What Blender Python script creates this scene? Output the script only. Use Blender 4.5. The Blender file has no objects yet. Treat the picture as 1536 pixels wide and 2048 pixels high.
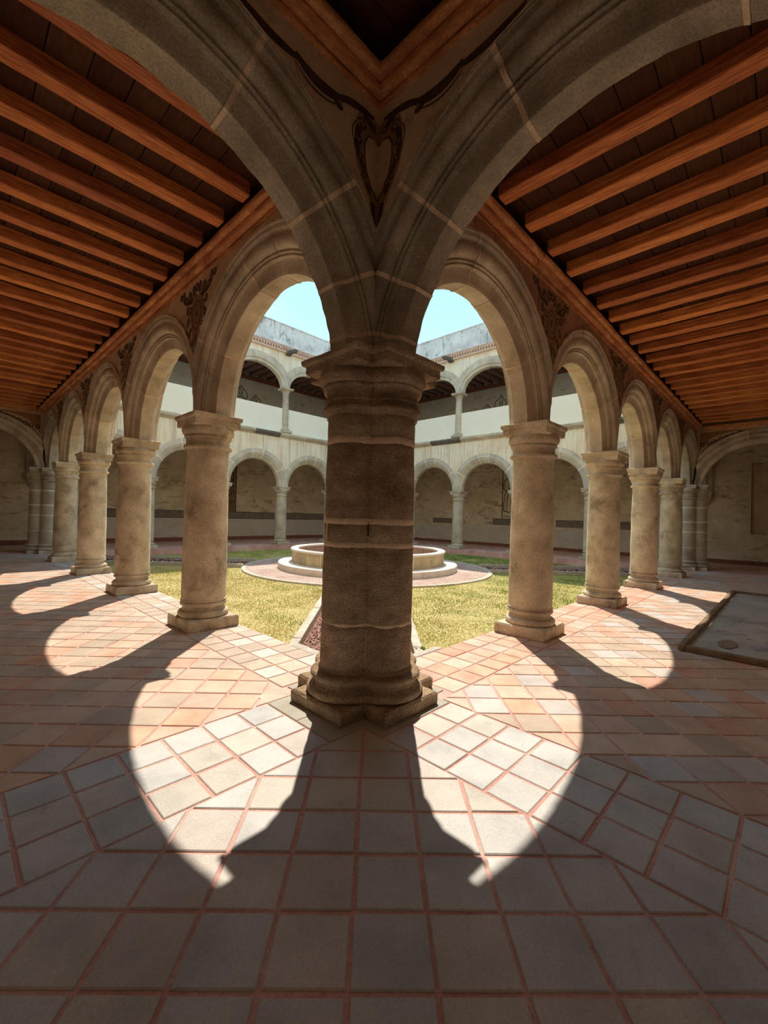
import bpy, bmesh, math, random
import numpy as np
from mathutils import Vector, Matrix, noise
random.seed(7); rng = np.random.default_rng(7)
SC = bpy.context.scene
COL = SC.collection
PI = math.pi

# ------------------------------------------------------------------ camera
cam_d = bpy.data.cameras.new('camera'); cam = bpy.data.objects.new('camera', cam_d); COL.objects.link(cam)
cam_d.sensor_fit = 'HORIZONTAL'; cam_d.sensor_width = 36.0; cam_d.lens = 36.0 * 853.24 / 1536.0
CAMP = Vector((-2.6645, -2.7423, 1.6))
_r = Vector((0.69299724, -0.72046495, 0.02617403)); _u = Vector((-0.02378978, 0.01343301, 0.99962673)); _f = Vector((0.72054762, 0.69336124, 0.00783066))
cam.matrix_world = Matrix(((_r.x, _u.x, -_f.x, CAMP.x), (_r.y, _u.y, -_f.y, CAMP.y), (_r.z, _u.z, -_f.z, CAMP.z), (0, 0, 0, 1)))
cam_d.clip_start = 0.05; cam_d.clip_end = 300
SC.camera = cam

# ------------------------------------------------------------------ sky, sun, exposure
W = bpy.data.worlds.new('sky'); SC.world = W; W.use_nodes = True
wn, wl = W.node_tree.nodes, W.node_tree.links
bg = wn['Background']
tc = wn.new('ShaderNodeTexCoord'); sx = wn.new('ShaderNodeSeparateXYZ'); wl.new(tc.outputs['Generated'], sx.inputs[0])
rp = wn.new('ShaderNodeValToRGB'); wl.new(sx.outputs['Z'], rp.inputs[0])
rp.color_ramp.elements[0].position = 0.0; rp.color_ramp.elements[0].color = (0.62, 0.80, 0.90, 1)
rp.color_ramp.elements[1].position = 1.0; rp.color_ramp.elements[1].color = (0.34, 0.55, 0.82, 1)
e = rp.color_ramp.elements.new(0.45); e.color = (0.34, 0.59, 0.77, 1)
cn = wn.new('ShaderNodeTexNoise'); cn.inputs['Scale'].default_value = 2.2; cn.inputs['Detail'].default_value = 5
wl.new(tc.outputs['Generated'], cn.inputs['Vector'])
cr = wn.new('ShaderNodeValToRGB'); wl.new(cn.outputs[0], cr.inputs[0])
cr.color_ramp.elements[0].position = 0.5; cr.color_ramp.elements[0].color = (0, 0, 0, 1)
cr.color_ramp.elements[1].position = 0.8; cr.color_ramp.elements[1].color = (0.35, 0.35, 0.35, 1)
mx = wn.new('ShaderNodeMixRGB'); wl.new(cr.outputs[0], mx.inputs[0]); wl.new(rp.outputs[0], mx.inputs[1]); mx.inputs[2].default_value = (0.8, 0.92, 1, 1)
wl.new(mx.outputs[0], bg.inputs[0]); bg.inputs[1].default_value = 1.0
SUNV = Vector((0.476, 0.472, 1.0))          # towards the sun: it stands behind the far corner, high up
sd = bpy.data.lights.new('sun', 'SUN'); sun = bpy.data.objects.new('sun', sd); COL.objects.link(sun)
sd.energy = 3.5; sd.angle = math.radians(0.55); sd.color = (1.0, 0.885, 0.73)
sun.rotation_euler = SUNV.to_track_quat('Z', 'Y').to_euler(); sun.location = (8, 8, 20)
vs = SC.view_settings
vs.view_transform = 'Standard'; vs.look = 'None'; vs.gamma = 1.0; vs.use_curve_mapping = False; vs.exposure = 0.78
SC.cycles.max_bounces = 12; SC.cycles.diffuse_bounces = 10

# ------------------------------------------------------------------ materials
# overall lightness of each material's own colours
LIGHT = {'column_stone': 1.65, 'pier_stone': 1.75, 'arch_stone': 1.6, 'dark_arch_stone': 1.55, 'greyish_clay': 1.4, 'beige_clay': 1.32, 'rosy_grey_clay': 1.36, 'terracotta': 1.2, 'pale_terracotta': 1.25, 'red_terracotta': 1.2,
         'red_brown_beam_wood': 1.5, 'cornice_wood': 1.7, 'mortar': 1.7, 'stained_plaster': 1.3, 'beige_spandrel_plaster': 1.6, 'brown_spandrel_plaster': 1.6, 'pink_grout': 1.2, 'grey_column_stone': 1.25, 'grey_arch_stone': 1.05, 'worn_grey_cement': 1.3, 'basin_stone': 1.15, 'brown_kerb_stone': 1.0, 'grey_upper_plaster': 1.2, 'dark_board_wood': 1.0, 'umber_paint': 1.5}
def mat(name, cols, scale=4.0, bump=0.3, rough=0.9, stretch=(1, 1, 1), space='pos', rnd=0.0, fine=60.0, finev=0.25, bdist=0.01, detail=8, pos=None, spec=0.2, dark=None):
    k_ = LIGHT.get(name, 1.0); cols = [tuple(min(.92, x * k_) for x in c) for c in cols]
    dark = [(d[0], d[1], d[2], d[3], tuple(min(.9, x * k_) for x in d[4])) for d in dark] if dark else None
    m = bpy.data.materials.new(name); m.use_nodes = True
    n, l = m.node_tree.nodes, m.node_tree.links
    b = n['Principled BSDF']; b.inputs['Roughness'].default_value = rough
    b.inputs['Specular IOR Level'].default_value = spec
    if space == 'pos': v = n.new('ShaderNodeNewGeometry').outputs['Position']
    else: v = n.new('ShaderNodeTexCoord').outputs['Object']
    mp = n.new('ShaderNodeMapping'); mp.inputs['Scale'].default_value = stretch; l.new(v, mp.inputs[0])
    n1 = n.new('ShaderNodeTexNoise'); n1.inputs['Scale'].default_value = scale; n1.inputs['Detail'].default_value = detail; n1.inputs['Roughness'].default_value = 0.6
    l.new(mp.outputs[0], n1.inputs['Vector'])
    r = n.new('ShaderNodeValToRGB'); l.new(n1.outputs[0], r.inputs[0])
    k = len(cols)
    while len(r.color_ramp.elements) < k: r.color_ramp.elements.new(0.5)
    for i, c in enumerate(cols):
        r.color_ramp.elements[i].position = (pos[i] if pos else 0.3 + 0.4 * i / max(1, k - 1)); r.color_ramp.elements[i].color = (*c, 1)
    n2 = n.new('ShaderNodeTexNoise'); n2.inputs['Scale'].default_value = fine; n2.inputs['Detail'].default_value = 4; l.new(mp.outputs[0], n2.inputs['Vector'])
    mr = n.new('ShaderNodeMapRange'); l.new(n2.outputs[0], mr.inputs[0]); mr.inputs[1].default_value = 0.25; mr.inputs[2].default_value = 0.75
    mr.inputs[3].default_value = 1 - finev; mr.inputs[4].default_value = 1 + finev
    hv = n.new('ShaderNodeHueSaturation'); l.new(r.outputs[0], hv.inputs['Color']); l.new(mr.outputs[0], hv.inputs['Value'])
    out = hv.outputs[0]
    if rnd:
        oi = n.new('ShaderNodeObjectInfo'); m2 = n.new('ShaderNodeMapRange'); l.new(oi.outputs['Random'], m2.inputs[0]); m2.inputs[3].default_value = 1 - rnd; m2.inputs[4].default_value = 1 + rnd
        h2 = n.new('ShaderNodeHueSaturation'); l.new(out, h2.inputs['Color']); l.new(m2.outputs[0], h2.inputs['Value'])
        m3 = n.new('ShaderNodeMath'); m3.operation = 'MULTIPLY_ADD'; l.new(oi.outputs['Random'], m3.inputs[0]); m3.inputs[1].default_value = 0.014; m3.inputs[2].default_value = 0.493
        l.new(m3.outputs[0], h2.inputs['Hue']); out = h2.outputs[0]
    if dark:                                   # blotchy stains of their own shape: (scale, stretch, low, high, colour)
        for (sc, st, lo, hi, c) in dark:
            mp2 = n.new('ShaderNodeMapping'); mp2.inputs['Scale'].default_value = st; mp2.inputs['Location'].default_value = (sc, 3.1, 1.7); l.new(v, mp2.inputs[0])
            n3 = n.new('ShaderNodeTexNoise'); n3.inputs['Scale'].default_value = sc; n3.inputs['Detail'].default_value = 9; n3.inputs['Roughness'].default_value = 0.68; n3.inputs['Distortion'].default_value = 0.6
            l.new(mp2.outputs[0], n3.inputs['Vector'])
            m4 = n.new('ShaderNodeMapRange'); l.new(n3.outputs[0], m4.inputs[0]); m4.inputs[1].default_value = lo; m4.inputs[2].default_value = hi
            m5 = n.new('ShaderNodeMixRGB'); l.new(m4.outputs[0], m5.inputs[0]); l.new(out, m5.inputs[1]); m5.inputs[2].default_value = (*c, 1); out = m5.outputs[0]
    l.new(out, b.inputs['Base Color'])
    if bump:
        ad = n.new('ShaderNodeMath'); ad.operation = 'MULTIPLY_ADD'; l.new(n2.outputs[0], ad.inputs[0]); ad.inputs[1].default_value = 0.5; l.new(n1.outputs[0], ad.inputs[2])
        bp = n.new('ShaderNodeBump'); bp.inputs['Strength'].default_value = bump; bp.inputs['Distance'].default_value = bdist; l.new(ad.outputs[0], bp.inputs['Height']); l.new(bp.outputs[0], b.inputs['Normal'])
    return m

M = {}
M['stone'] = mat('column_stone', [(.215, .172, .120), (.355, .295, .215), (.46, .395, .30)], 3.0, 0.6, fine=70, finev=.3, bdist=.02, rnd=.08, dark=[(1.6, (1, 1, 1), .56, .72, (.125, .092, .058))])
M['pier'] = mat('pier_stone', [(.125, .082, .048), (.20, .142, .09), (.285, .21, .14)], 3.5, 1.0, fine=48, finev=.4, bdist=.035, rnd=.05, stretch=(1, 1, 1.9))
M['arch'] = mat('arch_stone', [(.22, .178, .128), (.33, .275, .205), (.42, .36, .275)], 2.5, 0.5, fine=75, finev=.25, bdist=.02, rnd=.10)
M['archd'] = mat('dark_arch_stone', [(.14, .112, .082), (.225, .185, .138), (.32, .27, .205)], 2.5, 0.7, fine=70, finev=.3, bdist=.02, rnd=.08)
M['mortar'] = mat('mortar', [(.34, .25, .175), (.45, .345, .25)], 9, 0.6, fine=90, bdist=.01)
M['limeedge'] = mat('lime_edge', [(.34, .27, .19), (.62, .52, .40), (.74, .64, .5)], 7, 0.5, fine=60, finev=.25, pos=[.38, .5, .62])
M['mortarl'] = mat('pale_mortar', [(.84, .72, .57), (.93, .85, .73)], 9, 0.3, fine=90)
M['farstone'] = mat('grey_arch_stone', [(.42, .375, .29), (.56, .51, .41), (.66, .60, .49)], 2.2, 0.3, fine=50, finev=.15, rnd=.09)
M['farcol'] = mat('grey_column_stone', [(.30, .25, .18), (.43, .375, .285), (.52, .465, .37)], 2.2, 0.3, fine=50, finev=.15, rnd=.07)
M['facade'] = mat('cream_limewash', [(.84, .68, .48), (.96, .83, .63), (.98, .88, .71)], 1.3, 0.15, fine=30, finev=.06,
                  dark=[(1.3, (3.2, 3.2, .16), .56, .74, (.42, .38, .31)), (6.0, (2.6, 2.6, .07), .52, .60, (.66, .56, .42)), (2.2, (1, 1, .6), .60, .72, (.70, .54, .33))])
M['white'] = mat('white_limewash', [(.95, .85, .69), (.98, .91, .78)], 1.2, 0.12, fine=40, finev=.04, dark=[(2.2, (1, 1, 1), .70, .78, (.55, .52, .46))])
M['grey'] = mat('grey_weathered_plaster', [(.56, .54, .51), (.78, .76, .72), (.88, .86, .82)], 1.2, 0.2, fine=30, finev=.1, dark=[(2.2, (1.4, 1.4, .6), .52, .66, (.30, .29, .29))])
M['brick'] = mat('old_brick', [(.72, .47, .35), (.88, .72, .57)], 8, 0.3, fine=60, rnd=.1)
M['inner'] = mat('stained_plaster', [(.42, .345, .235), (.53, .45, .325), (.62, .54, .42)], 1.1, 0.3, fine=22, finev=.1, bdist=.02,
                 dark=[(1.5, (1, 1, 2.2), .53, .68, (.25, .18, .105)), (6, (1, 1, 1.6), .62, .72, (.22, .165, .10))])
M['limed'] = mat('cream_gallery_plaster', [(.80, .77, .71), (.88, .86, .81)], 1.1, 0.25, fine=22, finev=.08, dark=[(1.5, (1, 1, 2.2), .58, .72, (.45, .38, .28))])
M['innerlow'] = mat('pale_patched_plaster', [(.56, .49, .41), (.66, .60, .51)], 1.4, 0.25, fine=26, finev=.08, dark=[(4.5, (1, 1, 2.4), .58, .70, (.34, .28, .20))])
M['upper'] = mat('grey_upper_plaster', [(.40, .36, .30), (.52, .48, .40)], 1.2, 0.2, fine=30, finev=.1, dark=[(1.7, (1, 1, 1.5), .56, .7, (.24, .2, .15))])
M['spandrel'] = mat('beige_spandrel_plaster', [(.30, .215, .14), (.42, .32, .22)], 2.2, 0.3, fine=40, finev=.15, dark=[(2.4, (1, 1, 1), .55, .70, (.19, .12, .075))])
M['spandrelr'] = mat('brown_spandrel_plaster', [(.20, .10, .055), (.30, .175, .11)], 3.0, 0.4, fine=40, finev=.25, dark=[(5, (1, 1, .6), .52, .62, (.12, .06, .035))])
M['paint'] = mat('dark_brown_paint', [(.055, .03, .018), (.10, .058, .034)], 12, 0.0, fine=60)
M['paint2'] = mat('umber_paint', [(.15, .085, .045), (.22, .13, .075)], 9, 0.0, fine=60)
M['paint3'] = mat('sienna_paint', [(.28, .12, .04), (.40, .20, .08)], 9, 0.0, fine=60)
M['line'] = mat('black_paint', [(.03, .022, .015), (.05, .04, .03)], 12, 0.0, fine=60)
M['band'] = mat('speckled_frieze_paint', [(.13, .10, .08), (.34, .29, .23)], 16, 0.0, fine=60, finev=.35)
M['redpaint'] = mat('red_skirting_paint', [(.20, .075, .055), (.30, .125, .095)], 5, 0.1, fine=60)
M['wood'] = mat('red_brown_beam_wood', [(.20, .050, .014), (.38, .115, .034), (.56, .23, .075)], 5.0, 0.5, rough=.6, stretch=(.5, 7, 7), space='obj', rnd=.32, fine=24, finev=.35, bdist=.01, spec=.35)
M['woodc'] = mat('cornice_wood', [(.22, .075, .028), (.36, .15, .06), (.50, .26, .11)], 4.0, 0.7, rough=.65, stretch=(1, 1, 5), fine=40, finev=.35, bdist=.01, spec=.3)
M['board'] = mat('dark_board_wood', [(.045, .013, .006), (.085, .026, .011)], 5.0, 0.4, rough=.75, stretch=(7, .5, 7), space='obj', rnd=.2, fine=24, finev=.3)
M['darkwood'] = mat('dark_old_beam_wood', [(.14, .07, .055), (.24, .13, .10)], 5.0, 0.3, rough=.8, rnd=.15, fine=30)
M['redwood'] = mat('dark_red_plate_wood', [(.16, .05, .035), (.24, .085, .06)], 5.0, 0.2, rough=.8, fine=30)
def tilem(name, a, b, c): return mat(name, [a, b, c], 3.0, 0.35, rough=.62, space='pos', rnd=.06, fine=85, finev=.13, bdist=.004, spec=.35, dark=[(9, (1, 1, 1), .60, .75, tuple(x * .75 for x in b)), (40, (1, 1, 1), .70, .74, (.12, .1, .09))])
M['tg0'] = tilem('greyish_clay', (.295, .30, .30), (.38, .382, .378), (.435, .432, .422))
M['tg1'] = tilem('beige_clay', (.33, .32, .295), (.415, .395, .36), (.47, .445, .40))
M['tg2'] = tilem('rosy_grey_clay', (.325, .30, .285), (.405, .37, .35), (.46, .425, .40))
M['tb0'] = tilem('tan_clay', (.40, .32, .245), (.50, .405, .32), (.56, .47, .38))
M['tr0'] = tilem('terracotta', (.40, .225, .155), (.52, .315, .225), (.56, .40, .31))
M['tr1'] = tilem('pale_terracotta', (.40, .275, .21), (.49, .355, .28), (.55, .43, .35))
M['tr2'] = tilem('red_terracotta', (.38, .185, .12), (.50, .255, .17), (.55, .34, .25))
M['grout'] = mat('pink_grout', [(.42, .215, .185), (.54, .305, .265), (.62, .44, .38)], 1.3, 0.5, fine=60, finev=.2, bdist=.006)
M['slab'] = mat('grey_cement_slab', [(.38, .36, .30), (.47, .45, .39)], 4, 0.3, fine=90, finev=.15)
M['kerb'] = mat('pale_kerb_cement', [(.42, .38, .32), (.60, .56, .49)], 5, 0.6, fine=50, finev=.3, bdist=.02)
M['cement'] = mat('worn_grey_cement', [(.20, .19, .165), (.34, .33, .30), (.42, .40, .36)], 1.6, 0.5, rough=.6, fine=30, finev=.15, bdist=.01, dark=[(3.2, (1, 1, 1), .60, .66, (.24, .17, .11))], spec=.4)
M['kerbbrown'] = mat('brown_kerb_stone', [(.18, .12, .075), (.32, .23, .15)], 5, 0.6, fine=50, finev=.3, bdist=.02)
M['rust'] = mat('rusty_patch', [(.22, .165, .11), (.33, .24, .165)], 6, 0.4, fine=50)
M['soil'] = mat('lawn_soil', [(.36, .32, .13), (.48, .42, .18), (.56, .48, .25)], 2.5, 0.4, fine=30, finev=.3)
M['pit'] = mat('bark_bed', [(.14, .07, .05), (.25, .13, .10)], 8, 0.5, fine=60, finev=.4)
M['chip'] = mat('reddish_bark_chip', [(.20, .09, .065), (.42, .24, .20), (.60, .42, .36)], 14, 0.2, fine=60, finev=.3)
M['basin'] = mat('basin_stone', [(.36, .28, .17), (.50, .41, .27), (.58, .50, .36)], 2.4, 0.4, fine=50, finev=.15, rnd=.1)
M['basinin'] = mat('basin_lining', [(.34, .22, .17), (.44, .31, .25)], 3, 0.3, fine=50)
M['rim'] = mat('pale_rim_stone', [(.66, .60, .52), (.80, .75, .68)], 4, 0.3, fine=50, finev=.1)
M['paver'] = mat('pink_paver', [(.42, .30, .25), (.60, .46, .39)], 3, 0.3, fine=60, rnd=.15)
M['spout'] = mat('dark_spout_stone', [(.10, .09, .08), (.20, .18, .16)], 8, 0.4, fine=50)
M['weed'] = mat('weed_leaf', [(.16, .30, .04), (.34, .50, .08)], 6, 0.0, fine=60, rough=.6)
M['straw'] = mat('dry_grass_straw', [(.55, .48, .22), (.75, .68, .4)], 6, 0.0, fine=60)

def grass_mat():
    m = bpy.data.materials.new('dry_green_grass'); m.use_nodes = True
    n, l = m.node_tree.nodes, m.node_tree.links; b = n['Principled BSDF']; b.inputs['Roughness'].default_value = .7; b.inputs['Specular IOR Level'].default_value = .15
    g = n.new('ShaderNodeNewGeometry'); at = n.new('ShaderNodeAttribute'); at.attribute_name = 'tone'; at.attribute_type = 'GEOMETRY'
    no = n.new('ShaderNodeTexNoise'); no.inputs['Scale'].default_value = .8; no.inputs['Detail'].default_value = 6; no.inputs['Roughness'].default_value = .7; l.new(g.outputs['Position'], no.inputs['Vector'])
    sp = n.new('ShaderNodeSeparateXYZ'); l.new(g.outputs['Position'], sp.inputs[0])
    df = n.new('ShaderNodeMath'); df.operation = 'SUBTRACT'; l.new(sp.outputs['X'], df.inputs[0]); l.new(sp.outputs['Y'], df.inputs[1])
    mr = n.new('ShaderNodeMapRange'); l.new(df.outputs[0], mr.inputs[0]); mr.inputs[1].default_value = -5; mr.inputs[2].default_value = 6; mr.inputs[3].default_value = -.08; mr.inputs[4].default_value = .20
    sm = n.new('ShaderNodeMath'); sm.operation = 'ADD'; l.new(sp.outputs['X'], sm.inputs[0]); l.new(sp.outputs['Y'], sm.inputs[1])
    m8 = n.new('ShaderNodeMapRange'); l.new(sm.outputs[0], m8.inputs[0]); m8.inputs[1].default_value = 11; m8.inputs[2].default_value = 18; m8.inputs[3].default_value = 0; m8.inputs[4].default_value = .28
    a = n.new('ShaderNodeMath'); a.operation = 'ADD'; l.new(no.outputs[0], a.inputs[0]); l.new(mr.outputs[0], a.inputs[1])
    a3 = n.new('ShaderNodeMath'); a3.operation = 'ADD'; l.new(a.outputs[0], a3.inputs[0]); l.new(m8.outputs[0], a3.inputs[1])
    a2 = n.new('ShaderNodeMath'); a2.operation = 'MULTIPLY_ADD'; l.new(at.outputs['Fac'], a2.inputs[0]); a2.inputs[1].default_value = .34; l.new(a3.outputs[0], a2.inputs[2])
    r = n.new('ShaderNodeValToRGB'); l.new(a2.outputs[0], r.inputs[0])
    el = r.color_ramp.elements
    el[0].position = .38; el[0].color = (.72, .58, .32, 1); el[1].position = .98; el[1].color = (.12, .24, .035, 1)
    e1 = el.new(.58); e1.color = (.62, .56, .20, 1); e2 = el.new(.76); e2.color = (.40, .50, .10, 1)
    l.new(r.outputs[0], b.inputs['Base Color']); return m
M['grass'] = grass_mat()

# ------------------------------------------------------------------ object helpers
def link(name, me, parent=None, loc=None):
    o = bpy.data.objects.new(name, me); COL.objects.link(o)
    if parent is not None: o.parent = parent
    if loc is not None: o.location = loc
    return o
def tag(o, label=None, cat=None, group=None, kind=None):
    if label: o['label'] = label
    if cat: o['category'] = cat
    if group: o['group'] = group
    if kind: o['kind'] = kind
    return o
def empty(name, loc, rz=0):
    o = bpy.data.objects.new(name, None); COL.objects.link(o); o.location = loc; o.rotation_euler = (0, 0, rz); o.empty_display_size = .1
    return o
def copy_tree(o, parent=None):
    c = o.copy(); COL.objects.link(c)
    if parent is not None: c.parent = parent
    for ch in o.children: copy_tree(ch, c)
    return c
class MB:
    def __init__(s): s.v = []; s.f = []; s.mi = []; s.m = []
    def mats(s, m):
        if m not in s.m: s.m.append(m)
        return s.m.index(m)
    def add(s, vs, fs, m=0):
        k = len(s.v); s.v += [tuple(a) for a in vs]; s.f += [tuple(i + k for i in f) for f in fs]; s.mi += [m] * len(fs)
    def box(s, x0, x1, y0, y1, z0, z1, m=0):
        s.add([(x0, y0, z0), (x1, y0, z0), (x1, y1, z0), (x0, y1, z0), (x0, y0, z1), (x1, y0, z1), (x1, y1, z1), (x0, y1, z1)],
              [(3, 2, 1, 0), (4, 5, 6, 7), (0, 1, 5, 4), (1, 2, 6, 5), (2, 3, 7, 6), (3, 0, 4, 7)], m)
    def mesh(s, name, mat_, smooth=False, off=(0, 0, 0), xf=None):
        me = bpy.data.meshes.new(name)
        vs = s.v
        if xf: vs = [xf(*p) for p in vs]
        if off != (0, 0, 0): vs = [(a - off[0], b - off[1], c - off[2]) for a, b, c in vs]
        me.from_pydata(vs, [], s.f)
        for mm in (mat_ if isinstance(mat_, (list, tuple)) else [mat_]): me.materials.append(mm)
        if any(s.mi): me.polygons.foreach_set('material_index', s.mi)
        if smooth: smooth_mesh(me)
        me.update(); return me
def smooth_mesh(me, ang=40):
    me.polygons.foreach_set('use_smooth', [True] * len(me.polygons))
    try: me.set_sharp_from_angle(angle=math.radians(ang))
    except Exception: pass

def cbox(x0, x1, y0, y1, z0, z1, c=.01, jit=0.0):
    """bevelled box as MB (top and bottom edges and corners eased)"""
    b = MB(); rings = [(c, z0), (0, z0 + c), (0, z1 - c), (c, z1)]
    k = []
    for i, z in rings:
        q = [(x0 + i + c, y0 + i), (x1 - i - c, y0 + i), (x1 - i, y0 + i + c), (x1 - i, y1 - i - c), (x1 - i - c, y1 - i), (x0 + i + c, y1 - i), (x0 + i, y1 - i - c), (x0 + i, y0 + i + c)]
        k.append([(a + random.uniform(-jit, jit), d + random.uniform(-jit, jit), z + random.uniform(-jit, jit)) for a, d in q])
    vs = sum(k, []); fs = [tuple(reversed(range(8))), tuple(range(24, 32))]
    for r in range(3):
        for i in range(8): j = (i + 1) % 8; fs.append((r * 8 + i, r * 8 + j, r * 8 + 8 + j, r * 8 + 8 + i))
    b.add(vs, fs); return b

def loft(prof, shape, n, close=(True, True), rough=0.0, seed=0.0, a0=0, a1=None, rs=9.0):
    """prof: list of (offset, z); shape(offset) -> n points"""
    b = MB(); vs = []
    for off, z in prof:
        for (x, y) in shape(off):
            d = 0
            if rough:
                d = noise.noise(Vector((x * rs + seed, y * rs, z * rs))) * rough + noise.noise(Vector((x * 40 + seed, y * 40, z * 40))) * rough * .35
            r = math.hypot(x, y) or 1
            vs.append((x + x / r * d, y + y / r * d, z + (d * .4 if rough else 0)))
    fs = []
    R = len(prof)
    for r in range(R - 1):
        for i in range(n): j = (i + 1) % n; fs.append((r * n + i, r * n + j, (r + 1) * n + j, (r + 1) * n + i))
    if close[0]: fs.append(tuple(reversed(range(n))))
    if close[1]: fs.append(tuple(range((R - 1) * n, R * n)))
    b.add(vs, fs); return b
def circle(n): return lambda o: [(o * math.cos(2 * PI * i / n), o * math.sin(2 * PI * i / n)) for i in range(n)]
def square(k):
    def f(o):
        out = []
        for (ax, ay), (bx, by) in [((-1, -1), (1, -1)), ((1, -1), (1, 1)), ((1, 1), (-1, 1)), ((-1, 1), (-1, -1))]:
            for i in range(k): t = i / k; out.append((o * (ax + (bx - ax) * t), o * (ay + (by - ay) * t)))
        return out
    return f
def cross(e, w, k):       # plus-shaped outline with arm reach e and half width w, both growing by the offset
    def f(o):
        E, Wd = e + o, w + o
        c = [(E, -Wd), (E, Wd), (Wd, Wd), (Wd, E), (-Wd, E), (-Wd, Wd), (-E, Wd), (-E, -Wd), (-Wd, -Wd), (-Wd, -E), (Wd, -E), (Wd, -Wd)]
        out = []
        for a, b2 in zip(c, c[1:] + c[:1]):
            for i in range(k): t = i / k; out.append((a[0] + (b2[0] - a[0]) * t, a[1] + (b2[1] - a[1]) * t))
        return out
    return f
def quatre(dd, n, ang=None):   # union of four shafts
    def rad(th, rr):
        best = 0
        for q in range(4):
            ph = th - q * PI / 2; s_ = rr * rr - (dd * math.sin(ph)) ** 2
            if s_ > 0 and math.cos(ph) > 0: best = max(best, dd * math.cos(ph) + math.sqrt(s_))
        return best
    def f(o):
        th = ang if ang is not None else [2 * PI * i / n for i in range(n)]
        return [(rad(t, o) * math.cos(t), rad(t, o) * math.sin(t)) for t in th]
    return f

# ------------------------------------------------------------------ dimensions
SL, SR, NB = 3.236, 3.142, 5
LY, LX = SL * NB, SR * NB
GW = 3.85                       # gallery width
ZS, ZP = 2.915, 5.075            # springing, underside of boards
GZ = -0.26                      # lawn level
class Fr:
    def __init__(s, O, S, G): s.O = O; s.S = S; s.G = G
    def __call__(s, a, t, z): return (s.O[0] + a * s.S[0] + t * s.G[0], s.O[1] + a * s.S[1] + t * s.G[1], z)
FL = Fr((0, 0), (0, 1), (-1, 0)); FR = Fr((0, 0), (1, 0), (0, -1))
FBL = Fr((0, LY), (1, 0), (0, 1)); FBR = Fr((LX, 0), (0, 1), (1, 0))

# ------------------------------------------------------------------ setting: ground, galleries' outer walls
def structure(name, me, label, cat, loc=(0, 0, 0)):
    o = link(name, me, loc=loc); return tag(o, label, cat, kind='structure')
EX = 0.33                        # edge of the paved gallery towards the lawn
b = MB()
x0, x1, y0, y1 = -GW, LX + GW, -GW, LY + GW
cx0, cx1, cy0, cy1 = EX, LX - EX, EX, LY - EX
for (a, c, d, f_) in [(x0, x1, y0, cy0), (x0, x1, cy1, y1), (x0, cx0, cy0, cy1), (cx1, x1, cy0, cy1)]: b.box(a, c, d, f_, -.45, -.007)
floor = structure('floor', b.mesh('floor', M['grout']), 'clay tiled floor with pink joints running around the whole cloister', 'floor')

# tiles ----------------------------------------------------------------
def clip(poly, a, b_, c):        # keep a x + b y <= c
    out = []
    for i in range(len(poly)):
        p, q = poly[i], poly[(i + 1) % len(poly)]
        dp, dq = a * p[0] + b_ * p[1] - c, a * q[0] + b_ * q[1] - c
        if dp <= 0: out.append(p)
        if (dp < 0 < dq) or (dq < 0 < dp): t = dp / (dp - dq); out.append((p[0] + (q[0] - p[0]) * t, p[1] + (q[1] - p[1]) * t))
    return out
def area(p): return .5 * sum(p[i][0] * p[(i + 1) % len(p)][1] - p[(i + 1) % len(p)][0] * p[i][1] for i in range(len(p)))
def inset(p, d):
    if area(p) < 0: p = p[::-1]
    q = p
    for i in range(len(p)):
        a, c = p[i], p[(i + 1) % len(p)]; dx, dy = c[0] - a[0], c[1] - a[1]; L = math.hypot(dx, dy)
        if L < 1e-4: continue
        nx, ny = dy / L, -dx / L
        q = clip(q, nx, ny, nx * a[0] + ny * a[1] - d)
        if len(q) < 3: return None
    r = []
    for a in q:
        if not r or math.hypot(a[0] - r[-1][0], a[1] - r[-1][1]) > .003: r.append(a)
    if len(r) > 2 and math.hypot(r[0][0] - r[-1][0], r[0][1] - r[-1][1]) < .003: r.pop()
    return r if len(r) > 2 and area(r) > .0015 else None
tiles = []                        # (polygon, palette)
S2 = math.sqrt(2)
def grid(region, fam, o, u, w, pu, pw, half=.5):
    """region: (xa, xb, ya, yb); grid origin o, axes u,w (unit), pitches"""
    xa, xb, ya, yb = region
    cs = [(xa, ya), (xb, ya), (xb, yb), (xa, yb)]
    au = [((x - o[0]) * u[0] + (y - o[1]) * u[1]) / pu for x, y in cs]; aw = [((x - o[0]) * w[0] + (y - o[1]) * w[1]) / pw for x, y in cs]
    for i in range(math.floor(min(au)), math.ceil(max(au))):
        for j in range(math.floor(min(aw)), math.ceil(max(aw))):
            p = []
            for (di, dj) in ((0, 0), (1, 0), (1, 1), (0, 1)):
                A, B = (i + di) * pu, (j + dj) * pw; p.append((o[0] + A * u[0] + B * w[0], o[1] + A * u[1] + B * w[1]))
            for (a, c, d) in ((-1, 0, -xa), (1, 0, xb), (0, -1, -ya), (0, 1, yb)):
                p = clip(p, a, c, d)
                if len(p) < 3: break
            if len(p) < 3 or abs(area(p)) < .0008: continue
            g = inset(p, .0095 + random.uniform(-.002, .0035))
            if g: tiles.append((g, fam))
P1, Q1 = (1 / S2, 1 / S2), (1 / S2, -1 / S2)
DO = ((-0.917 + .004) / S2, (-0.917 - .004) / S2)
grid((-GW, -.42, -GW, -.42), 'g', DO, P1, Q1, .293, .302)
grid((-GW, -.42, -GW, -.42), 'x', DO, P1, Q1, 50, 50) if False else None
grid((-GW, -.73, -.42, .42), 'g', (-.73, -.42), (1, 0), (0, 1), .277, .28)
grid((-.42, .43, -GW, -.62), 'g', (-.42, -.62), (1, 0), (0, 1), .2833, .277)
grid((-GW, -.46, .42, LY - .42), 'l', DO, P1, Q1, .293, .302)
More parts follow.
